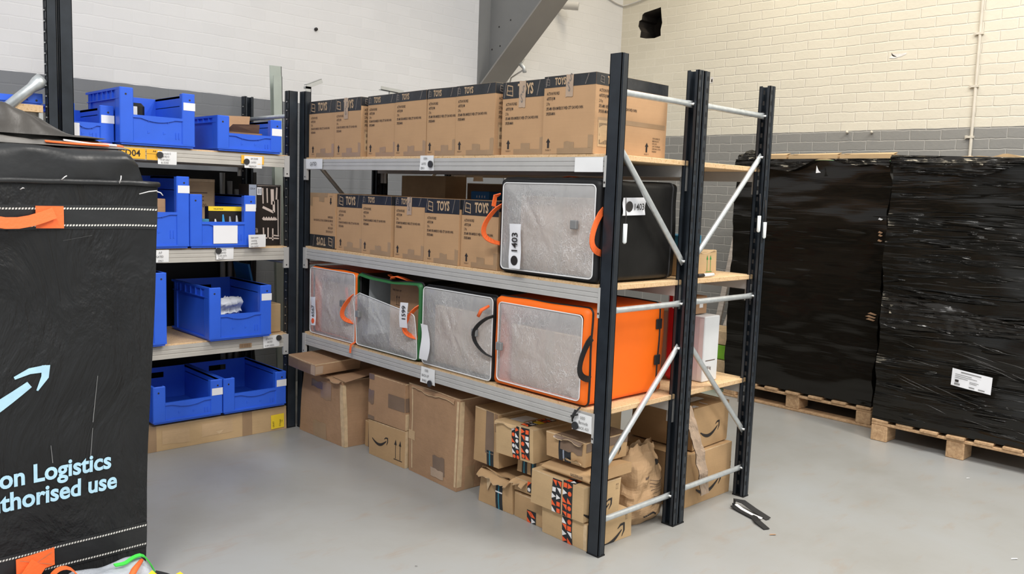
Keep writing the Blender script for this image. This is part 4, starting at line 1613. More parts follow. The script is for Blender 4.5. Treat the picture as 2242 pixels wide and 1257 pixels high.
def qrless_label(parent, fr, w, h, num, dot='ink', rot90=False, dotfirst=True):
    """white number sticker; its square code is left plain"""
    mb = MB()
    mb.grid(lambda u, v: fr.at(u * w, v * h, .002 + .0025 * math.sin(7 * v + 2 * u)), 4, 8, 'label_white')
    mb.grid(lambda u, v: fr.at(u * w, v * h, .001 + .0025 * math.sin(7 * v + 2 * u)), 4, 8, 'label_white', True, True)
    L = max(w, h)
    S_ = min(w, h)
    if h > w:
        mb.disc(Frame(fr.at(0, 0, .0045), fr.r, fr.u), w * .5, S_ * .50, S_ * .30, dot, .0012, 18)
        if num:
            mb.text(num, fr, w * .76, S_ * .95, S_ * .72, 'ink', .9, math.pi / 2, .015, .0062)
    else:
        mb.disc(Frame(fr.at(0, 0, .0045), fr.r, fr.u), S_ * .52, h * .5, S_ * .30, dot, .0012, 18)
        if num:
            mb.text(num, fr, S_ * .86, h * .30, S_ * .52, 'ink', .95, 0, .015, .0062)
    return mb.build('number_label', parent)


def totes():
    ZB = .5935
    # far orange-trimmed tote
    t = tote('orange trimmed tote with a clear front at the far end of the tote shelf', .02, 2.285, ZB, .484, .505, .398, 'fabric_orange', 'fabric_orange', 'piping_white', 'strap_orange', 1, 1.0, .007, .0, 0, False, 'in')
    qrless_label(t, Frame((.082, -.046, .060), (1, 0, .10), (-.02, 0, 1)), .052, .165, '6567', 'print_orange')
    mb = MB()
    mb.strap([(.49, -.005, .02), (.485, -.035, .005), (.487, -.040, -.02), (.489, -.042, -.040)], (1, 0, 0), .014, .004, 'strap_orange')
    mb.build('zip_pull', t)
    mb = MB()
    mb.strap([(.33, .03, .30), (.36, .02, .24), (.38, .02, .17), (.37, .025, .12)], (1, 0, .3), .022, .004, 'print_orange')
    mb.build('inner_strap', t)
    inner_carton('brown carton inside the far orange trimmed tote', .075, 2.255, ZB + .012, .43, .36, .30, 'card_brown', 71)
    # green tote, half open
    t = tote('green trimmed tote with its clear front folded half open', .012, 1.786, ZB, .568, .505, .405, 'fabric_black', 'trim_green', 'piping_white', 'strap_orange', 2, .70, .012, .018, 0, False, 'in')
    mb = MB()
    fr = Frame((.500, -.078, .178), (1, .02, .06), (-.02, 0, 1))
    mb.grid(lambda u, v: fr.at(u * .062, v * .125, .004 * math.sin(4 * v)), 4, 8, 'label_white')
    mb.grid(lambda u, v: fr.at(u * .062, v * .125, -.001 + .004 * math.sin(4 * v)), 4, 8, 'label_white', True, True)
    mb.text('1599', fr, .052, .036, .042, 'ink', .9, math.pi / 2, .015, .006)
    mb.build('number_label', t)
    mb = MB()
    mb.grid(lambda u, v: Vector((.03 + .012 * v, .05 + .34 * u, .06 + .32 * v)), 4, 4, 'lining_grey', True, True)
    mb.grid(lambda u, v: Vector((.025 + .30 * u, .41, .06 + .32 * v)), 4, 4, 'lining_grey')
    mb.build('lining', t)
    mb = MB()
    pts = [(.02 + .53 * k / 20, .02 + .03 * math.sin(k * .9), .405 + .012 * math.sin(k * 1.1)) for k in range(8, 17)]
    mb.strap(pts, (0, 1, 0), .022, .004, 'strap_orange')
    mb.build('top_handle', t)
    mb = MB()
    f = carton_body(mb, .36, .30, .36, 'card_brown', 5)
    fr = f['F']
    mb.text('THIS WAY UP', fr, .02, .31, .016, 'ink', .8, 0, 0, .0016)
    up_arrows(mb, fr, .06, .24, .05)
    tag(mb.build('carton', None, (.10, 1.786 - .185, ZB + .012), RZ), 'brown carton showing through the open top of the green trimmed tote', 'cardboard box')
    # plain black tote
    t = tote('black trimmed tote with a plain clear front and a blank white patch', .016, 1.200, ZB, .524, .505, .395, 'fabric_black', 'rubber_black', 'piping_white', 'strap_black', 3, 1.0, .007, 0, 0, False, False)
    mb = MB()
    fr = Frame((.030, -.046, .035), (1, .05, -.03), (.02, 0, 1))
    mb.grid(lambda u, v: fr.at((.06 + .01 * math.sin(5 * v)) * u + .012 * math.sin(3 * v), .175 * v, .004 * math.sin(6 * v)), 4, 8, 'label_white')
    mb.build('blank_label', t)
    mb = MB()
    pts = [(.530 - .085 * math.sin(math.pi * k / 16) ** .8, -.012 - .045 * math.sin(math.pi * k / 16) ** .5, .120 + .19 * k / 16) for k in range(17)]
    mb.strap(pts, (0, -1, .3), .022, .004, 'strap_black')
    mb.build('handle', t)
    mb = MB()
    mb.tube([(.515, -.03, .355), (.495, -.06, .335), (.478, -.062, .305)], [.006, .009, .008], 'strap_orange', 8)
    mb.build('zip_pull', t)
    inner_carton('wide brown carton inside the plain fronted black trimmed tote', .066, 1.170, ZB + .012, .475, .40, .285, 'card_brown', 73)
    # orange tote
    t = tote('bright orange tote with an orange side panel beside the near post', .008, .660, ZB, .549, .505, .405, 'fabric_orange', 'fabric_orange', 'piping_white', 'strap_black', 4, 1.0, .026, 0, 0, False, True)
    mb = MB()
    for za in (.13, .29):
        mb.cbox(.551, .557, .445, .485, za, za + .045, 'strap_black', .002)
    mb.build('side_tab', t)
    inner_carton('large brown carton inside the bright orange tote', .075, .620, ZB + .012, .475, .40, .265, 'card_brown', 74)
    # black tote on the middle shelf
    ZM = 1.1045
    t = tote('black tote with orange handles and a printed number, on the middle shelf', .008, .652, ZM, .574, .505, .415, 'fabric_black', 'rubber_black', 'piping_white', 'strap_orange', 5, 1.0, .020, 0, 0, True, True)
    qrless_label(t, Frame((.112, -.046, .028), (1, 0, .02), (-.02, 0, 1)), .070, .192, '1403')
    qrless_label(t, Frame((.585, .122, .276), (.02, 1, .03), (0, 0, 1)), .142, .072, '1403')
    mb = MB()
    mb.strap([(-.008, .0, .345), (-.020, -.02, .335), (-.018, -.03, .29)], (0, 1, .2), .022, .005, 'strap_orange')
    mb.build('strap_end', t)
    mb = MB()
    mb.strap([(.06 + .12 * u / 8 + .18, .12, .418 + .012 * math.sin(u * .39)) for u in range(9)], (0, 1, 0), .022, .004, 'strap_orange')
    mb.build('top_handle', t)
    inner_carton('brown carton inside the numbered black tote on the middle shelf', .085, .605, ZM + .012, .47, .38, .33, 'card_brown', 75)


totes()

# ------------------------------------------------------------------ parcels on the floor


def prime_tape(mb, fr, a0, b0, a1, b1, seed, off=.0016):
    """black parcel tape printed with orange and white shapes"""
    rnd = random.Random(seed)
    mb.decal(fr, a0, b0, a1, b1, 'tape_dark', off, 3)
    vertical = (b1 - b0) > (a1 - a0)
    w = (a1 - a0) if vertical else (b1 - b0)
    L = (b1 - b0) if vertical else (a1 - a0)
    cols = 2
    c = w / cols
    n = max(1, int(L / c))
    for i in range(n):
        for j in range(cols):
            u, v = j * c, i * L / n
            s = c * .92
            kind = rnd.randrange(5)
            m = rnd.choice(('print_orange', 'print_orange', 'print_white'))
            if kind == 0:
                sh = [(u + s / 2 + s * .42 * math.cos(t * math.pi / 6), v + s / 2 + s * .42 * math.sin(t * math.pi / 6)) for t in range(12)]
            elif kind == 1:
                sh = [(u, v), (u + s, v), (u, v + s)]
            elif kind == 2:
                sh = [(u + s, v), (u + s, v + s), (u, v + s)]
            elif kind == 3:
                sh = [(u, v), (u + s, v + s / 2), (u, v + s)]
            else:
                sh = [(u + .1 * s, v + .1 * s), (u + .9 * s, v + .1 * s), (u + .9 * s, v + .9 * s), (u + .1 * s, v + .9 * s)]
            pts = [(a0 + p, b0 + q) if vertical else (a0 + q, b1 - p) for p, q in sh]
            mb.dpoly(fr, pts, m, off + .0006)


def plain_tape(mb, fr, a0, b0, a1, b1, seed=1):
    mb.decal(fr, a0, b0, a1, b1, 'tape_dark', .0016, 4)
    m = (a0 + a1) / 2
    mb.decal(fr, m - .006, b0, m + .002, b1, 'teal_print', .0022, 4)


def parcel(label, xf, yl, z, w, d, h, mat, seed, rz=0.0, bulge=.004, jit=.006, deco=None, group=None, base=RZ, name='parcel', flaps=True, rot=None):
    mb = MB()
    f = carton_body(mb, w, d, h, mat, 9, flaps)
    if deco:
        deco(mb, f)
    mb.deform(warp(w, d, h, bulge, jit, seed))
    ob = mb.build(name, None, (xf, yl, z), base + rz, rot)
    return tag(ob, label, 'cardboard box', group)


def ragged_flap(mb, p0, p1, out, seed, mat='card_kraft', n=10, ln=.05):
    """torn, curling strip of board along the line p0-p1"""
    rnd = random.Random(seed)
    p0, p1, o = Vector(p0), Vector(p1), Vector(out)
    ends = [ln * rnd.uniform(.45, 1.1) for _ in range(n + 1)]

    def fn(u, v):
        i = min(n, int(round(u * n)))
        return p0.lerp(p1, u) + o * ends[i] * v + Vector((0, 0, -.012 * v * v + .006 * math.sin(9 * u + seed) * v))
    mb.grid(fn, n, 4, mat)
    mb.grid(lambda u, v: fn(u, v) - Vector((0, 0, .003)), n, 4, 'card_edge', True, True)


def floor_parcels():
    def d1(mb, f):
        F, R = f['F'], f['R']
        mb.decal(F, .12, .30, .26, .34, 'tape_brown', .0016, 5, .004, 1)
        mb.decal(F, .24, .25, .36, .35, 'tape_tan', .0014, 5, .004, 2)
        mb.decal(F, .16, .0, .30, .10, 'tape_tan', .0012, 5, .004, 3)
        mb.decal(F, .455, 0, .488, .37, 'card_edge', .001, 5)
        mb.decal(R, .0, 0, .022, .37, 'card_edge', .001, 5)
        ragged_flap(mb, (.25, -.002, .392), (.48, -.002, .392), (0, -.6, .1), 4, 'card_brown', 9, .05)
        mb.grid(lambda u, v: Vector((.36 + .16 * u + .05 * v, .0 + .25 * v, .396 + .05 * v * (0.6 + u * .4))), 5, 5, 'card_brown')
        mb.grid(lambda u, v: Vector((.36 + .16 * u + .05 * v, .0 + .25 * v, .393 + .05 * v * (0.6 + u * .4))), 5, 5, 'card_dark', True, True)
    parcel('large battered brown box below the shelf end, with a lifted top flap', -.012, 2.336, 0.0, .485, .44, .392, 'card_brown', 101, -.015, .007, .012, d1)

    def d2(mb, f):
        F, R = f['F'], f['R']
        mb.decal(F, 0, .0, .305, .058, 'tape_brown', .0014, 5)
        mb.decal(R, 0, .008, .05, .055, 'tape_clear', .0016, 4)
        mb.decal(F, .26, .004, .305, .06, 'tape_clear', .002, 4)
    parcel('flat brown box lying on the large battered box and sticking out past the rack', -.115, 2.300, .408, .300, .30, .066, 'card_brown', 102, -.02, .003, .005, d2, rot=(math.radians(2), math.radians(1.5), RZ - .02))

    def d3(mb, f):
        mb.decal(f['F'], .035, 0, .095, .14, 'tape_brown', .0014, 5)
        mb.decal(f['T'], .035, 0, .095, .20, 'tape_brown', .0022, 5)
        mb.dpoly(f['F'], [(.06, .14), (.11, .142), (.11, .15), (.06, .15)], 'paper_white')
    parcel('small taped brown box set back beside the box with the curved arrow', .110, 1.835, 0.0, .132, .22, .150, 'card_kraft', 103, 0, .002, .004, d3)

    def d4(mb, f):
        smile(mb, f['F'], .035, .105, .145)
        up_arrows(mb, f['F'], .255, .035, .105)
        mb.decal(f['R'], 0, 0, .02, .195, 'card_edge', .001, 4)
    parcel('brown box printed with a curved arrow and two upright arrows, on the floor', .040, 1.696, 0.0, .335, .28, .198, 'card_kraft', 104, 0, .002, .004, d4)

    def d5(mb, f):
        F, R = f['F'], f['R']
        mb.decal(F, .19, .10, .335, .175, 'tape_brown', .0016, 4)
        mb.decal(R, 0, .10, .10, .175, 'tape_brown', .0016, 4)
        mb.decal(F, 0, .09, .055, .165, 'tape_brown', .0016, 4, .006, 2)
        mb.decal(F, 0, .0, .06, .022, 'tape_brown', .0016, 4)
        mb.decal(F, 0, .225, .05, .255, 'tape_brown', .0016, 4)
        mb.decal(R, .0, .0, .05, .09, 'card_edge', .0012, 4)
    parcel('brown box crossed by dark tape, standing on the curved arrow box', .035, 1.700, .2015, .338, .27, .252, 'card_brown', 105, .015, .003, .006, d5)

    def d6(mb, f):
        F, R = f['F'], f['R']
        mb.decal(F, .22, .05, .32, .14, 'tape_brown', .0016, 5, .004, 3)
        mb.decal(F, .0, .17, .06, .22, 'card_flat', .0012, 4)
        mb.decal(F, .20, .03, .31, .07, 'tape_clear', .0022, 5, .005, 4)
        mb.decal(F, .025, .02, .035, .45, 'card_edge', .001, 5)
        mb.decal(F, .395, .02, .41, .45, 'card_edge', .001, 5)
        mb.decal(R, .0, .02, .03, .45, 'card_edge', .001, 5)
        mb.decal(R, .05, .0, .11, .12, 'tape_tan', .0012, 5)
        ragged_flap(mb, (.03, -.003, .460), (.38, -.003, .455), (0, -.25, -.25), 7, 'card_brown', 12, .03)
    parcel('tall plain brown box with crushed edges, middle of the floor row', .045, 1.345, 0.0, .415, .285, .462, 'card_brown', 106, -.03, .007, .010, d6)

    # the tumble of parcels near the front post
    def e1(mb, f):
        plain_tape(mb, f['F'], .125, 0, .170, .150)
        mb.decal(f['F'], .125, .085, .170, .092, 'print_white', .0026, 2)
        ragged_flap(mb, (.0, -.002, .165), (.228, -.002, .160), (0, -.7, -.2), 11, 'card_kraft', 14, .055)
        ragged_flap(mb, (.0, .02, .167), (.235, .02, .162), (0, -.5, .5), 12, 'card_kraft', 12, .05)
        mb.poly([(.05, -.008, .15), (.10, -.012, .13), (.075, -.010, .075)], 'card_edge')
        mb.poly([(.10, -.009, .13), (.05, -.005, .15), (.075, -.007, .075)], 'card_edge')
    parcel('torn brown parcel with a ripped top edge and black tape, on the floor', .055, .790, 0.0, .236, .26, .166, 'card_kraft', 111, -.03, .006, .014, e1, flaps=False)

    def e2(mb, f):
        F = f['F']
        mb.decal(F, .085, .06, .140, .262, 'tape_brown', .0016, 5)
        plain_tape(mb, F, .095, 0, .138, .075)
        mb.decal(F, .145, .175, .168, .262, 'card_dark', .0010, 4)
    parcel('upright brown parcel with brown and black tape, behind the printed tape box', .055, .838, .184, .170, .26, .262, 'card_kraft', 112, -.02, .006, .009, e2)

    def e3(mb, f):
        prime_tape(mb, f['F'], .085, .0, .140, .060, 21)
    parcel('low brown parcel with printed tape at its foot, beside the torn parcel', .045, .533, 0.0, .190, .25, .118, 'card_kraft', 113, 0, .004, .007, e3)

    def e3b(mb, f):
        prime_tape(mb, f['F'], .082, .012, .136, .060, 22)
        ragged_flap(mb, (.0, -.003, .054), (.08, -.003, .054), (-.1, -.6, -.1), 15, 'card_kraft', 8, .05)
    parcel('thin torn parcel lying on the low parcel, printed tape at its top edge', .045, .533, .1265, .140, .24, .056, 'card_kraft', 123, 0, .002, .004, e3b)

    def e4(mb, f):
        plain_tape(mb, f['F'], .03, 0, .062, .072)
        plain_tape(mb, f['F'], .085, 0, .118, .072)
    parcel('thin brown parcel with two black tape bands, sandwiched in the pile', .082, .560, .198, .160, .24, .072, 'card_kraft', 114, 0, .002, .004, e4)

    def e5(mb, f):
        F, T, R = f['F'], f['T'], f['R']
        prime_tape(mb, F, .105, .0, .150, .150, 31)
        prime_tape(mb, F, .162, .012, .212, .152, 32)
        prime_tape(mb, T, .135, .02, .185, .20, 33, .0022)
        mb.decal(T, .04, .05, .12, .15, 'paper_white', .0022, 3)
        mb.decal(T, .15, .08, .19, .12, 'note_yellow', .0034, 2)
        smile(mb, R, .10, .06, .15)
        ragged_flap(mb, (.0, -.003, .150), (.14, -.003, .153), (0, -.3, .25), 17, 'card_pale', 9, .03)
    parcel('pale brown box with two strips of orange printed tape, top left of the pile', .022, .645, .276, .232, .27, .152, 'card_pale', 115, .04, .004, .007, e5)

    def e6(mb, f):
        F, R, T = f['F'], f['R'], f['T']
        prime_tape(mb, F, .125, 0, .182, .115, 41)
        smile(mb, R, .03, .035, .20)
        up_arrows(mb, R, .245, .085, .022, 'ink_faint')
        mb.decal(F, .244, .0, .262, .115, 'card_edge', .001, 4)
    parcel('low box with printed tape lying lowest at the foot of the near post', .014, .332, 0.0, .264, .285, .117, 'card_pale', 116, -.03, .003, .005, e6)

    def e7(mb, f):
        F, R, T = f['F'], f['R'], f['T']
        prime_tape(mb, F, .130, .0, .183, .150, 51)
        prime_tape(mb, F, .192, -.003, .246, .158, 52)
        prime_tape(mb, T, .20, .0, .255, .12, 53, .0022)
        mb.decal(T, .05, .04, .13, .12, 'card_flat', .0022, 3)
        mb.decal(T, .14, .06, .20, .16, 'paper_white', .0022, 3)
        smile(mb, R, .0, .045, .165)
        up_arrows(mb, R, .195, .11, .024, 'ink_faint')
    parcel('box with two printed tape strips, stacked on the lowest box by the near post', -.004, .382, .1225, .308, .222, .153, 'card_pale', 117, -.03, .003, .005, e7)

    t = thing('mailer', 'flattened card mailer lying over the printed tape box by the near post', 'parcel', (.02, .335, .286), RZ)
    mb = MB()

    def ml(u, v):
        x = .275 * u
        y = -.01 + .26 * v
        return Vector((x, y, .018 + .016 * math.sin(math.pi * v) + .006 * math.sin(9 * x) - .02 * u * (1 - v) + .022 * u))
    mb.grid(ml, 12, 8, 'card_kraft')
    mb.grid(lambda u, v: Vector((ml(u, v).x, ml(u, v).y, .001)), 12, 8, 'card_kraft', True, True)
    mb.grid(lambda u, v: Vector((.275 * u, -.01 - .012 * math.sin(math.pi * v), .001 + (ml(u, 0).z - .001) * v)), 12, 4, 'card_kraft')
    mb.grid(lambda u, v: Vector((.275, -.01 + .26 * u, .001 + (ml(1, u).z - .001) * v)), 8, 3, 'card_kraft')
    mb.grid(lambda u, v: Vector((0, .25 - .26 * u, .001 + (ml(0, 1 - u).z - .001) * v)), 8, 3, 'card_kraft')
    fr = Frame((.24, -.0245, .026), (-1, 0, 0), (0, 0, -1))
    mb.text('amazon', fr, .0, .0, .022, 'ink_faint', 1.0, 0, .02, .0012)
    mb.build('mailer_body', t)

    def e8(mb, f):
        F, R, T = f['F'], f['R'], f['T']
        mb.decal(F, .075, .0, .100, .092, 'tape_dark', .0016, 4)
        mb.decal(F, .100, .01, .108, .085, 'print_grey_blue', .0022, 3)
        mb.decal(F, .108, .0, .145, .075, 'tape_dark', .0014, 4)
        mb.decal(F, .085, .050, .205, .104, 'tape_brown', .0026, 5, .006, 9)
        mb.decal(T, .06, .0, .218, .27, 'tape_brown', .0024, 5)
        mb.decal(R, 0, .066, .27, .104, 'tape_brown', .0018, 6, .003, 5)
        smile(mb, R, .05, .035, .17)
        ragged_flap(mb, (.12, -.004, .012), (.21, -.004, .012), (0, -.2, .5), 21, 'card_pale', 7, .05)
        ragged_flap(mb, (.06, -.004, .106), (.21, -.004, .106), (0, -.5, .15), 22, 'tape_brown', 8, .035)
    parcel('box wrapped in brown tape with a curved arrow end, top right of the pile', .030, .335, .3395, .222, .272, .106, 'card_kraft', 118, -.02, .004, .006, e8)

    def e9(mb, f):
        mb.decal(f['F'], .16, 0, .20, .28, 'tape_tan', .0012, 4)
    parcel('plain brown box in the shadow behind the pile, nearest the middle posts', .330, .620, .0, .30, .18, .46, 'card_pale', 119, 0, .003, .004, e9)
    parcel('brown box filling the back row behind the torn parcels', .335, .990, .0, .34, .18, .44, 'card_kraft', 120, 0, .003, .004, e9)

    # crumpled paper sack
    t = thing('paper_sack', 'crumpled brown paper sack standing on the floor between the near and middle posts', 'bag', (.312, .060, 0.0))
    mb = MB()
    n, m = 60, 34

    def sk(u, v):
        a = 2 * math.pi * u
        z = .345 * v
        tp = 1 - .12 * v - .16 * max(0, v - .75) / .25 + .10 * math.sin(math.pi * v)
        bx = .128 * tp
        by = .098 * tp * (1 - .55 * max(0, v - .55) / .45)
        ca, sa = math.cos(a), math.sin(a)
        sq = (abs(ca) ** 3 + abs(sa) ** 3) ** (-1 / 3)
        p = Vector((.130 + bx * ca * sq + .045 * v, .125 + by * sa * sq, z))
        q = noise.noise_vector(p * 9) * .017 + noise.noise_vector(p * 26) * .009
        c = abs(noise.noise(p * 15 + Vector((3, 1, 2)))) * .022
        if v > .9:
            p.z += .006 * math.sin(5 * a) + .005 * math.sin(11 * a)
        q.z *= min(1, v * 4)
        if v < .12:
            tuck = (1 - v / .12)
            p.x = .125 + (p.x - .125) * (1 - .22 * tuck)
            p.y = .125 + (p.y - .125) * (1 - .22 * tuck)
        r = p + q - Vector((ca, sa, 0)) * c
        r.z = max(.001, r.z)
        return r
    mb.grid(sk, n, m, 'paper_bag', False)
    # printed lines follow the crumpled front

    def on(u0, u1, v0, v1, mat):
        def fn(u, v):
            p = sk(u0 + (u1 - u0) * u, v0 + (v1 - v0) * v)
            c = Vector((.14, .125, p.z))
            return p + (p - c).normalized() * .0035
        mb.grid(fn, 12, 2, mat, False)
    for k in range(6):
        on(.755, .845, .56 - .045 * k, .566 - .045 * k, 'ink_faint')
    on(.80, .86, .74, .79, 'ink')
    on(.75, .83, .26, .33, 'ink_faint')
    on(.70, .735, .60, .63, 'ink_faint')
    for k in range(10):
        u = k / 10
        z = .10 + .055 * math.sin(math.pi * (u * .85 + .1))
        on(.70 + .09 * u, .70 + .09 * (u + .12), z, z + .022, 'ink')
    mb.build('sack', t)
    mb = MB()
    mb.cbox(.304, .40, .285, .312, .001, .04, 'bin_blue', .01)
    tag(mb.build('blue_bag', None), 'scrap of blue plastic on the floor behind the paper sack', 'bag')

    # rear rack, bottom: two arrow boxes and a tape strip
    def g1(mb, f):
        smile(mb, f['F'], .12, .085, .20)
        up_arrows(mb, f['F'], .405, .14, .022, 'ink_faint')
    parcel('big box with a curved arrow on the floor under the rear rack', .705, .095, 0.0, .415, .42, .262, 'card_kraft', 131, 0, .003, .006, g1, None, 0)

    def g2(mb, f):
        smile(mb, f['F'], .065, .085, .165)
        for k in range(3):
            mb.grid(lambda u, v, k=k: Vector((.02 + .20 * u, .02 + .06 * k + .05 * v, .202 + .006 * k)), 3, 3, 'crumpled_white')
        ragged_flap(mb, (.06, .30, .20), (.30, .30, .20), (.05, -.15, .5), 27, 'card_kraft', 6, .09)
    parcel('open topped curved arrow box standing on the big box under the rear rack', .795, .110, .2665, .325, .36, .205, 'card_kraft', 132, .03, .003, .006, g2, None, 0, flaps=False)
    mb = MB()

    def strip(u, v):
        x = .055 + .20 * v + .055 * (u - .5) * 1.3
        return Vector((x, -.012 - .02 * math.sin(math.pi * v) + .010 * noise.noise(Vector((u * 3, v * 9, 0))), .46 * (1 - v) + .01 * noise.noise(Vector((u * 5, v * 14, 2)))))
    mb.grid(strip, 6, 26, 'tape_clear', False)
    mb.grid(lambda u, v: strip(u, v) + Vector((0, .004, 0)), 6, 26, 'tape_brown', False, True)
    tag(mb.build('packing_tape', None, (.60, .072, .055)), 'loose crumpled length of brown packing tape hanging over the arrow boxes', 'tape')


floor_parcels()


def rear_rack_goods():
    Z = 1.1055

    def a1(mb, f):
        up_arrows(mb, f['F'], .185, .02, .075, 'print_green')
        ragged_flap(mb, (.03, .005, .118), (.26, .005, .118), (.03, -.3, .15), 31, 'card_pale', 8, .035)
    parcel('open brown box printed with two green upright arrows, on the rear rack', .648, .115, Z, .265, .24, .116, 'card_pale', 141, 0, .002, .004, a1, None, 0)
    mb = MB()
    mb.cbox(0, .16, 0, .14, 0, .060, 'box_skyblue', .003)
    tag(mb.build('blue_carton', None, (.70, .17, Z + .125)), 'small blue carton resting on the green arrow box', 'cardboard box')
    mb = MB()
    mb.tube([(0, 0, 0), (.08, 0, 0)], .008, 'marker_white', 10)
    mb.tube([(-.045, 0, 0), (.0, 0, 0)], .0085, 'ink', 10)
    tag(mb.build('marker_pen', None, (.73, .062, Z + .0095)), 'white marker pen with a black cap lying on the rear rack board', 'pen')
    Z = .5945
    mb = MB()
    w, d, h = .125, .34, .315
    mb.cbox(0, w, 0, d, 0, h, 'box_white', .004)
    f = faces(w, d, h)
    mb.decal(f['L'], d - .03, .01, d - .005, h - .01, 'print_white', .001)
    mb.dpoly(f['L'], [(d - .10, .10), (d - .085, .10), (d - .085, .15), (d - .10, .15)], 'ink')
    mb.text('HANDLE', f['L'], d - .13, .03, .014, 'ink', .7, 0, .01)
    mb.text('20 kg', f['F'], .03, .06, .022, 'ink_faint', .8, 0, .01)
    mb.decal(f['F'], .02, .10, .10, .104, 'ink_faint', .001)
    tag(mb.build('white_carton', None, (.835, .105, Z)), 'tall white carton standing on the lower board of the rear rack', 'cardboard box')
    mb = MB()
    mb.cbox(0, .10, 0, .14, 0, .085, 'card_brown', .003)
    mb.decal(faces(.1, .14, .085)['F'], .035, .03, .065, .07, 'print_white', .001)
    tag(mb.build('small_carton', None, (.825, .16, Z + .32)), 'small brown carton with a white label on top of the white carton', 'cardboard box')
    mb = MB()
    mb.cbox(0, .070, 0, .10, 0, .45, 'red_film', .02)
    tag(mb.build('red_packet', None, (.745, .17, Z + .001)), 'bright red plastic packet stacked beside the small labelled carton', 'packet')


def rear_goods_dim():
    """stock seen through the gap above the middle toy cartons"""
    Z = 1.1055
    parcel('tall tan carton high behind the middle toy cartons', .66, 2.29, Z, .44, .17, .44, 'card_flat', 151, 0, .003, .004, None)
    parcel('dark brown carton behind the middle toy cartons', .73, 1.73, Z, .52, .30, .400, 'card_dark', 152, 0, .003, .004, None)
    mb2 = MB()
    mb2.cbox(0, .15, 0, .11, 0, .355, 'box_blue', .003)
    for k in range(4):
        mb2.dpoly(faces(.15, .11, .355)['F'], [(.05 + .022 * k, .318), (.058 + .022 * k, .320), (.056 + .022 * k, .334), (.05 + .022 * k, .330)], 'print_white')
    tag(mb2.build('blue_carton', None, (.60, 1.545, Z), RZ), 'blue carton glimpsed above the toy cartons beside the black tote', 'cardboard box')
    mb3 = MB()
    mb3.cbox(0, .28, 0, .35, 0, .38, 'carton_black', .004)
    tag(mb3.build('dark_carton', None, (.70, .78, Z), RZ), 'dark carton behind the black tote on the rear rack', 'cardboard box')


rear_rack_goods()
rear_goods_dim()


# ------------------------------------------------------------------ wrapped pallets


def pallet_load(label_p, label_w, x, y0, y1, d, ztop, seed, bottom_board, deco):
    w = y1 - y0
    t = thing('wooden_pallet', label_p, 'pallet', (x, y1, 0), RZ, 'wooden pallets')
    rnd = random.Random(seed)
    for k in range(3):
        for j in range(3):
            xx = (0, w / 2 - .05, w - .10)[k]
            yy = (0.0, d / 2 - .07, d - .14)[j]
            mb = MB()
            mb.cbox(xx, xx + .10, yy, yy + .14, .018 if bottom_board else 0.0, .100, 'pallet_wood', .004)
            mb.build('block', t)
    if bottom_board:
        for yy in (0.0, d / 2 - .05, d - .10):
            mb = MB()
            mb.cbox(-.02, w + .02, yy, yy + .10, 0, .0175, 'pallet_wood', .003)
            mb.build('bottom_board', t)
    for yy in (0.0, d / 2 - .05, d - .10):
        mb = MB()
        mb.cbox(0, w, yy, yy + .10, .1005, .118, 'pallet_wood', .003)
        mb.build('stringer_board', t)
    n = 7
    for k in range(n):
        mb = MB()
        a = (w - .10) * k / (n - 1)
        mb.cbox(a, a + .10, -.004 + rnd.uniform(-.02, .004), d, .1185, .136, 'pallet_wood', .003)
        mb.build('deck_board', t)
    ld = thing('wrapped_load', label_w, 'wrapped pallet', (x, y1, .1375), RZ, 'black wrapped pallet loads')
    h = ztop - .1375
    mb = MB()
    sd = Vector((seed, seed * 2, 0))

    def disp(p, amp=.024):
        q = noise.noise_vector(Vector((p.x * 2.2, p.y * 2.2, p.z * 5)) + sd) * amp
        q += noise.noise_vector(Vector((p.x * 5, p.y * 5, p.z * 16)) + sd) * amp * .28
        if p.z < .02:
            q.z = 0
        return p + q
    f = faces(w, d, h)
    nu, nv = 60, 90
    for key, (a, b) in {'F': (w, h), 'R': (d, h), 'L': (d, h), 'B': (w, h)}.items():
        fr = f[key]

        def fn(u, v, fr=fr, a=a, b=b, key=key):
            p = disp(fr.at(u * a, v * b))
            return p
        mb.grid(fn, nu if key == 'F' else 30, nv, 'black_wrap' if seed == 2 else 'black_wrap_tight', True)
    mb.grid(lambda u, v: disp(Vector((u * w, v * d, h))), 30, 30, 'black_wrap')
    if seed == 2:       # pulled pleats of film that catch the lamps
        rp = random.Random(12)
        for i in range(46):
            z = rp.choice((rp.uniform(.05, .55), rp.uniform(.05, .62), rp.uniform(.45, 1.25)))
            x = rp.uniform(.02, .80) * w
            L_ = rp.uniform(.05, .30)
            sl = rp.choice((.02, -.04, -.16, -.28, .05))
            pts, rad = [], []
            for q in range(9):
                t_ = q / 8
                xx = min(w - .01, x + L_ * t_)
                p = disp(Vector((xx, 0, max(.03, z + sl * L_ * t_))))
                p.y -= .0015
                pts.append(p)
                rad.append(.0004 + rp.uniform(.0014, .0028) * math.sin(math.pi * (t_ * .96 + .02)))
            mb.tube(pts, rad, 'film_gloss', 6)
    mb.build('film', ld)
    deco(ld, w, d, h, disp)
    return ld


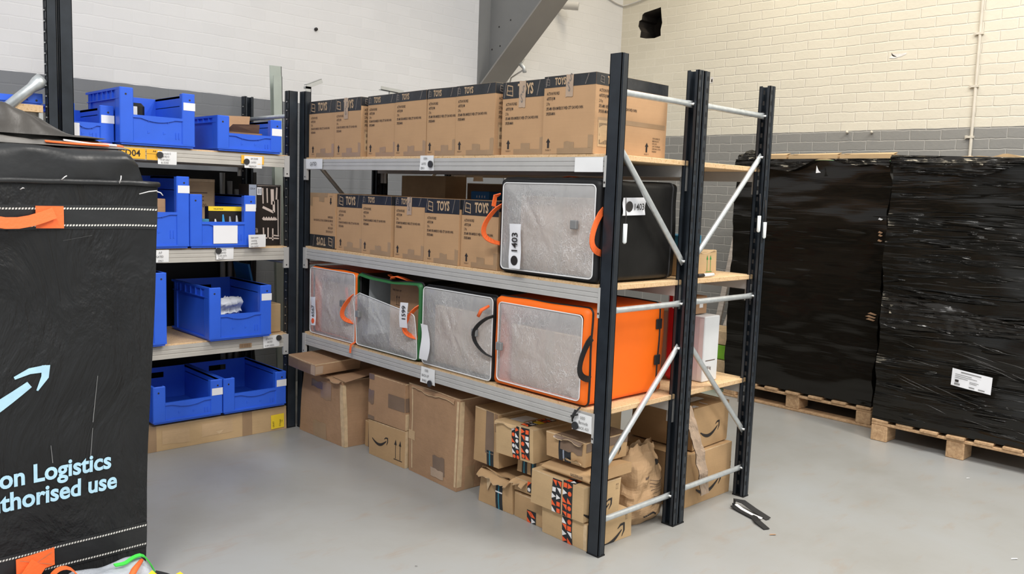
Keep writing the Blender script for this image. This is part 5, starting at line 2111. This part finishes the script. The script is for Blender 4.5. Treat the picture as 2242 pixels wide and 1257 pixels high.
def pallets():
    def decoA(ld, w, d, h, disp):
        # open carton tops with green tape showing above the film
        mb = MB()
        for k in range(3):
            a, b = w * k / 3 + .01, w * (k + 1) / 3 - .008
            mb.box(a, b, .03, .36, h - .02, h + .042, 'card_pale')
            mb.box(a, b, .365, .70, h - .02, h + .038, 'card_pale')
            mb.poly([(a, .03, h + .043), (b, .03, h + .043), (b, .10, h + .058), (a, .12, h + .054)], 'card_pale')
            mb.poly([(a, .12, h + .053), (b, .10, h + .057), (b, .03, h + .022), (a, .03, h + .042)], 'card_pale')
            for q in ((a + .03, .0),):
                mb.poly([(q[0], .028, h + .0445), (q[0] + .04, .028, h + .0445), (q[0] + .12, .36, h + .0445), (q[0] + .08, .36, h + .0445)], 'green_tape')
            mb.poly([(a, .0285, h - .02), (b, .0285, h - .02), (b, .0285, h + .006), (a, .0285, h + .006)], 'green_tape')
        mb.build('carton_tops', ld)
        mb = MB()
        fr = Frame((0, -.012, h - .02), (1, 0, 0), (0, 0, 1))
        n = 40

        def fl(u, v):
            drop = .05 + .035 * math.sin(7 * u) + .02 * math.sin(17 * u + 1)
            p = Vector((w * u, -.030 - .014 * v + .012 * noise.noise(Vector((u * 14, v * 4, 3))), h + .012 - drop * v))
            return p
        mb.grid(fl, n, 6, 'film_crumple')
        mb.grid(lambda u, v: fl(u, v) + Vector((0, .004, 0)), n, 6, 'film_crumple', True, True)
        mb.build('torn_film_edge', ld)
        mb = MB()

        def lump(u, v):
            a, b = 2 * math.pi * u, math.pi * v
            p = Vector((.07 + .11 * math.sin(b) * math.cos(a), .10 + .12 * math.sin(b) * math.sin(a), h + .02 + .055 * math.cos(b)))
            return p + noise.noise_vector(p * 22) * .025
        mb.grid(lump, 22, 12, 'film_crumple', True, True)
        mb.build('film_bunch', ld)
        mb = MB()
        fr = Frame((.62 * w, -.04, h - .085), (1, 0, 0), (0, 0, 1))
        mb.dpoly(fr, [(-.06, 0), (-.025, .004), (-.042, .018), (-.058, .05)], 'paper_white', .006)
        mb.build('torn_patch', ld)
        # tears at the corner where board shows through
        for k, (z, q) in enumerate(((1.21, .02), (1.19, .018), (1.16, .02), (.68, .05), (.66, .06), (.64, .05), (1.30, .02))):
            mb = MB()
            p = disp(Vector((w - .03 - q, 0, z - .06)))
            fr2 = Frame(p, (1, 0, -.08), (0, 0, 1))
            mb.dpoly(fr2, [(0, 0), (q, -.004), (q + .012, .004), (q * .4, .012)], 'card_brown' if k < 6 else 'paper_white', .012)
            mb.build('torn_patch', ld)

    pallet_load('wooden pallet under the black wrapped load nearest the room corner', 'black film wrapped load with open carton tops, nearest the room corner', 2.95, .170, 1.285, 1.0, 1.752, 1, True, decoA)

    def decoB(ld, w, d, h, disp):
        mb = MB()

        def top(u, v):
            x = w * u
            p = Vector((x, .01 + .6 * v, h + .018 + .022 * noise.noise(Vector((x * 9, v * 5, 1))) + .012 * u))
            return p
        mb.grid(top, 40, 12, 'card_pale')
        mb.grid(lambda u, v: Vector((w * u, .008 + .004 * noise.noise(Vector((u * 20, v, 0))), h - .01 + (top(u, 0).z - h + .01) * v)), 40, 3, 'card_pale')
        mb.build('carton_tops', ld)
        mb = MB()

        def fl(u, v):
            drop = .055 + .06 * math.sin(math.pi * min(1, u * 1.5)) + .01 * math.sin(15 * u)
            return Vector((w * u, -.032 - .016 * math.sin(math.pi * v) + .010 * noise.noise(Vector((u * 16, v * 5, 7))), h + .028 * (1 - u) + .006 - drop * v))
        mb.grid(fl, 46, 8, 'film_crumple')
        mb.grid(lambda u, v: fl(u, v) + Vector((0, .004, 0)), 46, 8, 'film_crumple', True, True)
        mb.build('torn_film_edge', ld)
        # loosened fold of film across the middle
        mb = MB()

        def fold(u, v):
            x = .005 + w * .9 * u
            zt = .80 - .12 * u
            hh = .22 * (1 - .65 * u)
            p = disp(Vector((x, 0, zt - hh * v)))
            p.y += -.006 - .016 * math.sin(math.pi * v) + .008 * noise.noise(Vector((u * 22, v * 7, 5)))
            return p
        mb.grid(fold, 50, 12, 'film_crumple')
        mb.grid(lambda u, v: fold(u, v) + Vector((0, .004, 0)), 50, 12, 'film_crumple', True, True)
        mb.build('loose_film', ld)
        mb = MB()
        fr = Frame((.455, -.045, .305), (.985, 0, -.10), (.02, 0, .995))
        mb.grid(lambda u, v: fr.at(.215 * u, .100 * v, .004 * math.sin(5 * u)), 10, 4, 'label_white')
        mb.grid(lambda u, v: fr.at(.215 * u, .100 * v, -.001 + .004 * math.sin(5 * u)), 10, 4, 'label_white', True, True)
        for k, (a, b, L_, t) in enumerate(((.05, .085, .11, .006), (.02, .070, .09, .003), (.02, .060, .12, .003), (.02, .050, .07, .003), (.10, .042, .05, .003), (.10, .034, .04, .003), (.10, .010, .03, .006), (.15, .010, .035, .006), (.02, .010, .03, .010))):
            mb.dpoly(fr, [(a, b), (a + L_, b), (a + L_, b + t), (a, b + t)], 'buckle_grey', .0062)
        mb.dpoly(fr, [(.022, .026), (.042, .026), (.042, .040), (.022, .040)], 'ink', .0064)
        mb.build('shipping_label', ld)
    pallet_load('wooden pallet with frayed deck ends at the picture edge', 'black film wrapped load carrying a white shipping label', 2.69, -.935, .055, 1.2, 1.735, 2, False, decoB)
    # odds and ends behind the rear rack
    for i, (xa, ya, za, xb, yb, zb, wd, lab) in enumerate(((3.62, 1.86, .005, 4.10, 1.93, 1.34, .05, 'pale plank leaning on the wall behind the rear rack, the taller one'),
                                                         (3.45, 1.72, .005, 4.08, 1.78, .95, .09, 'dark edged plank leaning on the wall beside the wrapped load'))):
        mb = MB()
        a, b = Vector((xa, ya, za)), Vector((xb, yb, zb))
        mb.strap([a, b], (0, 1, 0), wd, .025, 'old_plank')
        tag(mb.build('wooden_plank'), lab, 'plank')
    for i, z in enumerate((.0, .115, .23, .345)):
        mb = MB()
        mb.cbox(0, .30, 0, .26, .0, .11, ('green_wrap', 'card_edge', 'green_wrap', 'card_edge')[i], .006)
        tag(mb.build('wrapped_pack', None, (3.12, 1.63 + .02 * (i % 2), z + .001), RZ), ('lowest green pack of the small stack behind the rear rack', 'cream board pack second from the floor behind the rear rack', 'green pack third from the floor behind the rear rack', 'cream board on top of the small stack behind the rear rack')[i], 'pack')


pallets()


# ------------------------------------------------------------------ big black bag at the left


def tall_bag():
    X0, Y0 = -2.62, .93
    w, d, h = 1.235, .80, 1.440
    t = thing('storage_bag', 'tall black storage bag with orange handles and pale blue printing, at the left', 'bag', (X0, Y0, 0))
    mb = MB()

    def tp(p):
        k = 1 - p.z / h
        q = Vector(p)
        q.x -= .062 * k * (p.x / w)
        s = noise.noise_vector(Vector((p.x * 2.5, p.y * 2.5, p.z * 1.6))) * .016
        s += noise.noise_vector(Vector((p.x * 7, p.y * 7, p.z * 3))) * .005
        e = min(1, p.z * 3)
        q += Vector((s.x * .4, s.y, s.z * .3)) * e
        return q
    f = faces(w, d, h)
    for key, (a, b) in {'F': (w, h), 'R': (d, h), 'L': (d, h), 'B': (w, h)}.items():
        fr = f[key]
        mb.grid(lambda u, v, fr=fr, a=a, b=b: tp(fr.at(u * a, v * b)), 40, 40, 'bag_shell')
    # sewn seams: bands with white stitching
    F = f['F']
    for zs in ((1.352, 1.296), (.208, .140)):
        z0, z1 = zs[1] - .012, zs[0] + .012
        mb.grid(lambda u, v: tp(F.at(w * u, z0 + (z1 - z0) * v)) + Vector((0, -.0025, 0)), 40, 3, 'bag_pvc')
        for z in zs:
            n = int(w / .0095)
            for i in range(n):
                a = i * .0095
                q = [tp(F.at(a + da, z + db)) + Vector((0, -.0040, 0)) for da, db in ((0, -.0036), (.0062, -.0022), (.0066, .0036), (.0004, .0022))]
                mb.raw(q, [range(4)], 'stitch_white')
    # printing
    pr = MB()
    pr.text('Amazon Logistics', F, 1.100, .448, .083, 'print_pale_blue', .90, 0, .028, 0, 'R', 4)
    pr.text('authorised use', F, 1.122, .372, .083, 'print_pale_blue', .90, 0, .028, 0, 'R', 4)
    pts, ws = [], []
    for i in range(24):
        u = i / 23
        pts.append((.18 + .655 * u, .735 - .16 * math.sin(math.pi * (.10 + .78 * u)) + .10 * u))
        ws.append(.010 + .044 * math.sin(math.pi * min(1, .10 + .80 * u)))
    pr.stroke(F, pts, ws, 'print_pale_blue', 0)
    pr.stroke(F, [(.790, .802), (.835, .820), (.885, .823)], [.010, .020, .024], 'print_pale_blue', 0)
    pr.stroke(F, [(.885, .834), (.882, .795), (.858, .752)], [.026, .024, .006], 'print_pale_blue', 0)
    pr.deform(lambda p: tp(p) + Vector((0, -.0032, 0)))
    b0 = len(mb.v)
    mb.v.extend(pr.v)
    for fc, mi in zip(pr.f, pr.m):
        mb.f.append([b0 + i for i in fc])
        mb.m.append(mb.mi(pr.mats[mi]))
        mb.sm.append(False)
    # scuffs
    for (a, b, c, e) in ((1.035, .62, 1.05, .78), (1.028, .50, 1.035, .60), (.905, .50, .90, .56), (.93, 1.245, 1.02, 1.262)):
        q = [tp(F.at(a, b)), tp(F.at(a + .0022, b)), tp(F.at(c + .0014, e)), tp(F.at(c, e))]
        mb.raw([p + Vector((0, -.002, 0)) for p in q], [range(4)], 'buckle_grey')
    mb.build('body', t)
    mb = MB()
    rimpts = []
    for fr, L in ((f['F'], w), (f['R'], d), (f['B'], w), (f['L'], d)):
        for i in range(24):
            p = tp(fr.at(L * i / 24, h))
            p += Vector((0, -.004, .004 * noise.noise(Vector((i * .7, L, 1)))))
            rimpts.append(p)
    rimpts.append(rimpts[0])
    mb.tube(rimpts, .010, 'bag_pvc', 8, False)
    mb.build('rim_piping', t)
    mb = MB()
    for (x0, z0, x1, z1) in ((.92, 1.445, .935, 1.458), (1.10, 1.44, 1.105, 1.465), (1.165, 1.405, 1.225, 1.418), (1.225, 1.415, 1.245, 1.402), (.80, 1.41, .81, 1.414)):
        mb.tube([(x0, -.012, z0), ((x0 + x1) / 2, -.020, (z0 + z1) / 2 + .003), (x1, -.014, z1)], .0018, 'print_white', 5)
    mb.build('loose_thread', t)
    # puffed lid sitting inside the rim
    mb = MB()

    def lid(u, v):
        """wraps front edge up and over the top"""
        x = .02 + (w - .062) * u
        s = v * 1.05
        if s < .12:
            y, z = .018, 1.438 + .085 * s / .12
        else:
            k = min(1, (s - .12) / .14)
            y = .018 + .05 * (1 - math.cos(k * math.pi / 2)) + max(0, s - .26) * .86
            z = 1.523 + .036 * math.sin(k * math.pi / 2)
        e = max(0, (u - .94) / .06)
        z = z - (z - 1.438) * (1 - math.sqrt(max(0, 1 - e * e)))
        n_ = noise.noise_vector(Vector((x * 5, s * 5, 3))) * .012 + noise.noise_vector(Vector((x * 14, s * 11, 8))) * .006
        return Vector((x, y + n_.y, min(1.556, z - .006 + n_.z * .8)))
    mb.grid(lid, 60, 40, 'bag_pvc')
    mb.build('lid', t)
    # orange webbing handles
    for zz, zlow in ((1.325, 1.322), (.170, .205)):
        mb = MB()
        a1 = .925 if zz > 1 else .872
        a0 = .30
        p1 = F.at(a1 - .085, zz + .0, .008)
        if zz > 1:
            mb.grid(lambda u, v: F.at(a1 - .083 + .083 * u, zz - .038 + .072 * v, .010 + .002 * math.sin(6 * u)), 6, 6, 'strap_orange')
            pts = [F.at(a1 - .03 - (a1 - .33) * s, zz + .012 - .035 * math.sin(math.pi * min(1, s * 2.2)) + .012 * s, .016 + .05 * math.sin(math.pi * s)) for s in [i / 16 for i in range(17)]]
            mb.strap(pts, (0, .15, 1), .036, .005, 'strap_orange')
        else:
            mb.grid(lambda u, v: F.at(a1 - .115 + .115 * u, zz - .030 + .062 * v + .012 * u, .012 + .004 * math.sin(3 * u)), 6, 6, 'strap_orange')
            pts = [F.at(a1 - .05 - (a1 - .35) * s, zz + .004 - .13 * math.sin(math.pi * s) ** .8, .020 + .07 * math.sin(math.pi * s)) for s in [i / 16 for i in range(17)]]
            mb.strap(pts, (0, .1, 1), .060, .005, 'strap_orange')
            for q in ((a1 - .105, zz - .02, a1 - .01, zz + .03), (a1 - .105, zz + .026, a1 - .01, zz - .012)):
                mb.stroke(Frame(F.at(0, 0, .0135), F.r, F.u), [(q[0], q[1]), (q[2], q[3])], .0015, 'card_brown', .004)
        mb.build('handle', t)
    # folded things lying on the lid
    mb = MB()

    def fbz(x, y):
        u, v = (x - .30) / .87, (y - .08) / .55
        e = min(1, 6 * u, 9 * (1 - u), 8 * v, 8 * (1 - v))
        e = max(0, e)
        cr = abs(noise.noise(Vector((x * 5 + y * 6, y * 5, 9)))) * .034 + abs(noise.noise(Vector((x * 4, y * 16, 2)))) * .022 + abs(noise.noise(Vector((x * 15, y * 17, 5)))) * .016
        return 1.558 + (.010 + .016 * (1 - u)) * e ** .5 + cr * e

    def fb(u, v):
        x = .30 + .87 * u
        y = .08 + .55 * v
        return Vector((X0 + x, Y0 + y, fbz(x, y)))
    mb.grid(fb, 90, 60, 'crumpled_cloth')
    t2 = thing('folded_bag', 'crumpled grey brown folded bag lying flat on the tall black bag', 'bag', (0, 0, 0))
    mb.build('folded_cloth', t2)
    mb = MB()
    for k, (c, yy) in enumerate((('strap_orange', .085), ('print_white', .10), ('strap_orange', .12))):
        mb.strap([(X0 + .90 + .06 * k, Y0 + yy, fbz(.90 + .06 * k, yy) + .006), (X0 + 1.00 + .05 * k, Y0 + yy, fbz(1.00 + .05 * k, yy) + .004), (X0 + 1.10 + .03 * k, Y0 + yy, fbz(1.10 + .03 * k, yy) + .006)], (0, 1, .4), .012, .003, c)
    mb.build('strap_end', t2)
    mb = MB()

    def ft(u, v):
        x = .12 + .98 * u
        y = .10 + .52 * v
        e = max(0, min(1, 6 * (1 - u), 7 * v, 7 * (1 - v)))
        k = min(1, max(0, (1.0 - x) / .20))
        up = .088 * k
        a = v * 2.4 + u * 1.3
        fold = .020 * math.sin(6.3 * a) + .014 * abs(math.sin(11 * a + 2 * u)) + .034 * noise.noise(Vector((x * 7, y * 10, 4))) + .026 * abs(noise.noise(Vector((x * 13 + y * 9, y * 17, 1))))
        z = 1.590 + (up * (.6 + .4 * v) + fold * (.45 + .55 * k)) * e ** .6
        return Vector((X0 + x, Y0 + y, max(z, fbz(x, y) + .004 if .30 < x else 1.56)))
    mb.grid(ft, 100, 70, 'dark_cloth')
    t3 = thing('folded_sheet', 'dark folded sheet heaped on top of the flat folded bag', 'sheet', (0, 0, 0))
    mb.build('sheet', t3)
    return t


tall_bag()


def corner_heap():
    """folded clear tote and straps on the floor in front of the tall bag"""
    t = thing('folded_tote', 'folded clear fronted tote with green trim lying before the tall black bag', 'bag', (-1.98, .40, 0))
    W_, D_ = .505, .40

    def hp(u, v):
        x = W_ * u
        y = D_ * v
        e = min(1, 9 * (1 - u), 6 * v, 9 * (1 - v), 8 * u)
        k = min(1, max(0, (x - .02) / .22))
        z = (.085 + .098 * k * (.55 + .45 * v)) * max(0, e) ** .4
        z += .014 * noise.noise(Vector((x * 11, y * 11, 2))) + .012 * abs(noise.noise(Vector((x * 16 + y * 9, y * 13, 5))))
        return Vector((x, y, max(.004, z)))
    mb = MB()
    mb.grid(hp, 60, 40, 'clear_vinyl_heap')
    mb.build('clear_flap', t)
    mb = MB()

    def core(u, v):
        p = hp(u, v)
        return Vector((p.x, p.y, max(.002, p.z - .02)))
    mb.grid(core, 24, 16, 'crumpled_white')
    mb.build('folded_body', t)
    mb = MB()
    edge = [hp(.985, v) + Vector((.004, 0, .004)) for v in [i / 20 for i in range(21)]]
    mb.tube(edge, .007, 'strap_green', 8)
    mb.strap([hp(u, .62 + .2 * u) + Vector((0, 0, .014)) for u in [.70 + .30 * i / 12 for i in range(13)]], (0, 1, .2), .016, .004, 'strap_green')
    mb.build('green_trim', t)
    mb = MB()
    pts = [(.20 + .045 * math.cos(a), .30 + .02 * math.sin(a), .165 + .055 * math.sin(a)) for a in [math.pi * (-.15 + 1.3 * i / 14) for i in range(15)]]
    mb.strap(pts, (0, 1, 0), .026, .004, 'strap_orange')
    mb.build('handle', t)
    mb = MB()
    mb.tube([hp(.66, .40) + Vector((0, 0, .012)), hp(.78, .60) + Vector((0, 0, .02)), hp(.86, .72) + Vector((0, 0, .014))], [.008, .011, .007], 'strap_orange', 8)
    mb.build('orange_strap', t)
    mb = MB()
    mb.strap([hp(.72, .34) + Vector((0, 0, .014)), hp(.86, .46) + Vector((0, 0, .018)), hp(.97, .56) + Vector((.0, 0, .022)), hp(.99, .60) + Vector((.05, 0, .06))], (0, 1, .3), .018, .005, 'strap_yellow')
    mb.build('yellow_strap', t)
    mb = MB()
    mb.strap([hp(.97, .80).lerp(hp(1, .5) + Vector((.12, 0, -.02)), k / 10) * 1.0 + Vector((0, 0, .012 + .03 * math.sin(math.pi * k / 10))) for k in range(11)], (0, 1, .2), .016, .004, 'strap_black')
    mb.build('black_strap', t)


corner_heap()


# ------------------------------------------------------------------ small things


def small_things():
    # marker pens hung on the posts
    for (x, y, z, lab) in ((.062, -.006, 1.315, 'white marker pen hanging beside the near post'), (1.062, -.008, 1.355, 'white marker pen on a black cord left of the rear post'), (1.118, -.008, 1.325, 'white marker pen stuck to the face of the rear post')):
        t = thing('marker_pen', lab, 'pen', (x, y, z), 0, 'marker pens hung on the rack')
        mb = MB()
        mb.tube([(0, 0, -.042), (0, 0, -.036), (0, 0, .036)], [.004, .0085, .0085], 'marker_white', 12)
        mb.build('barrel', t)
        mb = MB()
        mb.tube([(0, 0, .036), (.002, 0, .07), (.004, .004, .09), (.003, .006, .14)], [.003, .0025, .002, .002], 'ink', 6)
        mb.build('cord', t)
    # curled strap offcut on the floor
    t = thing('strap_offcut', 'curled black and white strap offcut on the floor right of the rear post', 'strap')
    a = Vector((.955, -.040, .006))
    mb = MB()
    ctrl = [(.930, -.235, .006), (.955, -.15, .016), (.975, -.075, .030), (.965, -.035, .030), (.935, -.045, .012), (.915, -.10, .008), (.885, -.19, .010), (.850, -.225, .012), (.818, -.290, .004)]
    mb.strap(ctrl[:5], (1, .3, .35), .028, .003, 'strap_black')
    mb.strap(ctrl[4:], (1, .3, .1), .030, .003, 'strap_black')
    mb.build('strap', t)
    mb = MB()
    mb.strap([(.945, -.055, .018), (.925, -.10, .014), (.905, -.165, .012), (.905, -.215, .008)], (1, .3, .2), .014, .003, 'print_white')
    mb.build('white_stripe', t)
    for i, (x, y, s, m, lab) in enumerate(((1.35, -1.12, .03, 'paper_white', 'small white paper scrap on the bare floor at the right'), (2.35, -.62, .02, 'paper_white', 'tiny white scrap on the floor before the labelled pallet'),
                                           (1.62, .42, .018, 'paper_white', 'tiny white scrap on the floor between the racks and the pallets'), (-.62, .40, .010, 'ink', 'tiny dark crumb on the floor before the parcel row'),
                                           (.77, -.33, .03, 'card_brown', 'brown splinter on the floor below the strap offcut'))):
        mb = MB()
        fr = Frame((x, y, .001), (.7, -.7, 0), (.7, .7, 0))
        mb.poly([fr.at(0, 0, .002), fr.at(s, s * .1, .003), fr.at(s * 1.1, s * .45, .002), fr.at(s * .2, s * .3, .003)], m)
        tag(mb.build('floor_scrap'), lab, 'scrap')
    # steel offcuts stored behind the racks
    for i, (x, y, wd, z1, lab, lean) in enumerate(((.235, 3.02, .062, 2.16, 'shorter greenish steel angle standing behind the corner post', .02), (.285, 3.10, .085, 2.235, 'taller greenish steel angle standing behind the corner post', .03))):
        mb = MB()
        M = Matrix.Translation((x, y, 0)) @ Matrix.Rotation(-lean, 4, 'Y')
        mb.box(-wd / 2, wd / 2, 0, .004, .005, z1, 'grey_angle', M)
        mb.box(wd / 2 - .004, wd / 2, 0, .05, .005, z1, 'grey_angle', M)
        tag(mb.build('steel_angle'), lab, 'steel angle')
    mb = MB()
    mb.box(.385, .425, 3.0, 3.004, .005, 2.115, 'zinc_plate')
    mb.box(.421, .425, 3.0, 3.03, .005, 2.115, 'zinc_plate')
    mb.box(.385, .425, 3.0, 3.03, 2.10, 2.115, 'zinc_plate')
    M = Matrix.Translation((.40, 3.0, 2.10)) @ Matrix.Rotation(-.42, 4, 'Y')
    mb.box(0, .125, 0, .004, 0, .028, 'zinc_plate', M)
    mb.box(0, .125, 0, .03, .026, .030, 'zinc_plate', M)
    tag(mb.build('bent_bracket'), 'bent steel angle rising above the far end of the toy boxes', 'bracket')
    mb = MB()
    M = Matrix.Translation((1.02, 3.05, 2.165)) @ Matrix.Rotation(.05, 4, 'Y')
    mb.box(0, .20, 0, .004, 0, .026, 'zinc_plate', M)
    mb.box(0, .20, 0, .03, 0, .004, 'zinc_plate', M)
    mb.box(.08, .11, .004, .02, -2.16, .01, 'zinc_plate', M)
    tag(mb.build('steel_stand'), 'slim steel stand with a flat top showing above the toy cartons', 'stand')
    # dark block added behind the bin rack to darken the gaps
    w, d, h = 1.30, .33, 1.53
    mb = MB()
    f = faces(w, d, h)
    for key, (a, b) in {'F': (w, h), 'R': (d, h), 'L': (d, h), 'B': (w, h)}.items():
        fr = f[key]
        mb.grid(lambda u, v, fr=fr, a=a, b=b: fr.at(u * a, v * b) + noise.noise_vector(fr.at(u * a, v * b) * 4) * .012 * min(1, v * 8), 20, 30, 'rubber_black')
    mb.grid(lambda u, v: Vector((u * w, v * d, h)), 4, 4, 'rubber_black')
    tag(mb.build('dark_filler', None, (-1.235, 3.06, 0)), 'dark block added to darken the gaps behind the bin rack', 'stock')
    for i, x in enumerate((-.185, -.140, -.098)):
        mb = MB()
        mb.tube([(x, 3.015, .005), (x + .004 * i, 3.022, 1.52 - .05 * i)], .016, 'buckle_grey', 10)
        tag(mb.build('dark_tube'), 'dark tube standing in the shadow behind the bin rack, %s' % ('leftmost of three', 'middle one of three', 'rightmost of three')[i], 'tube', 'tubes behind the bin rack')


small_things()
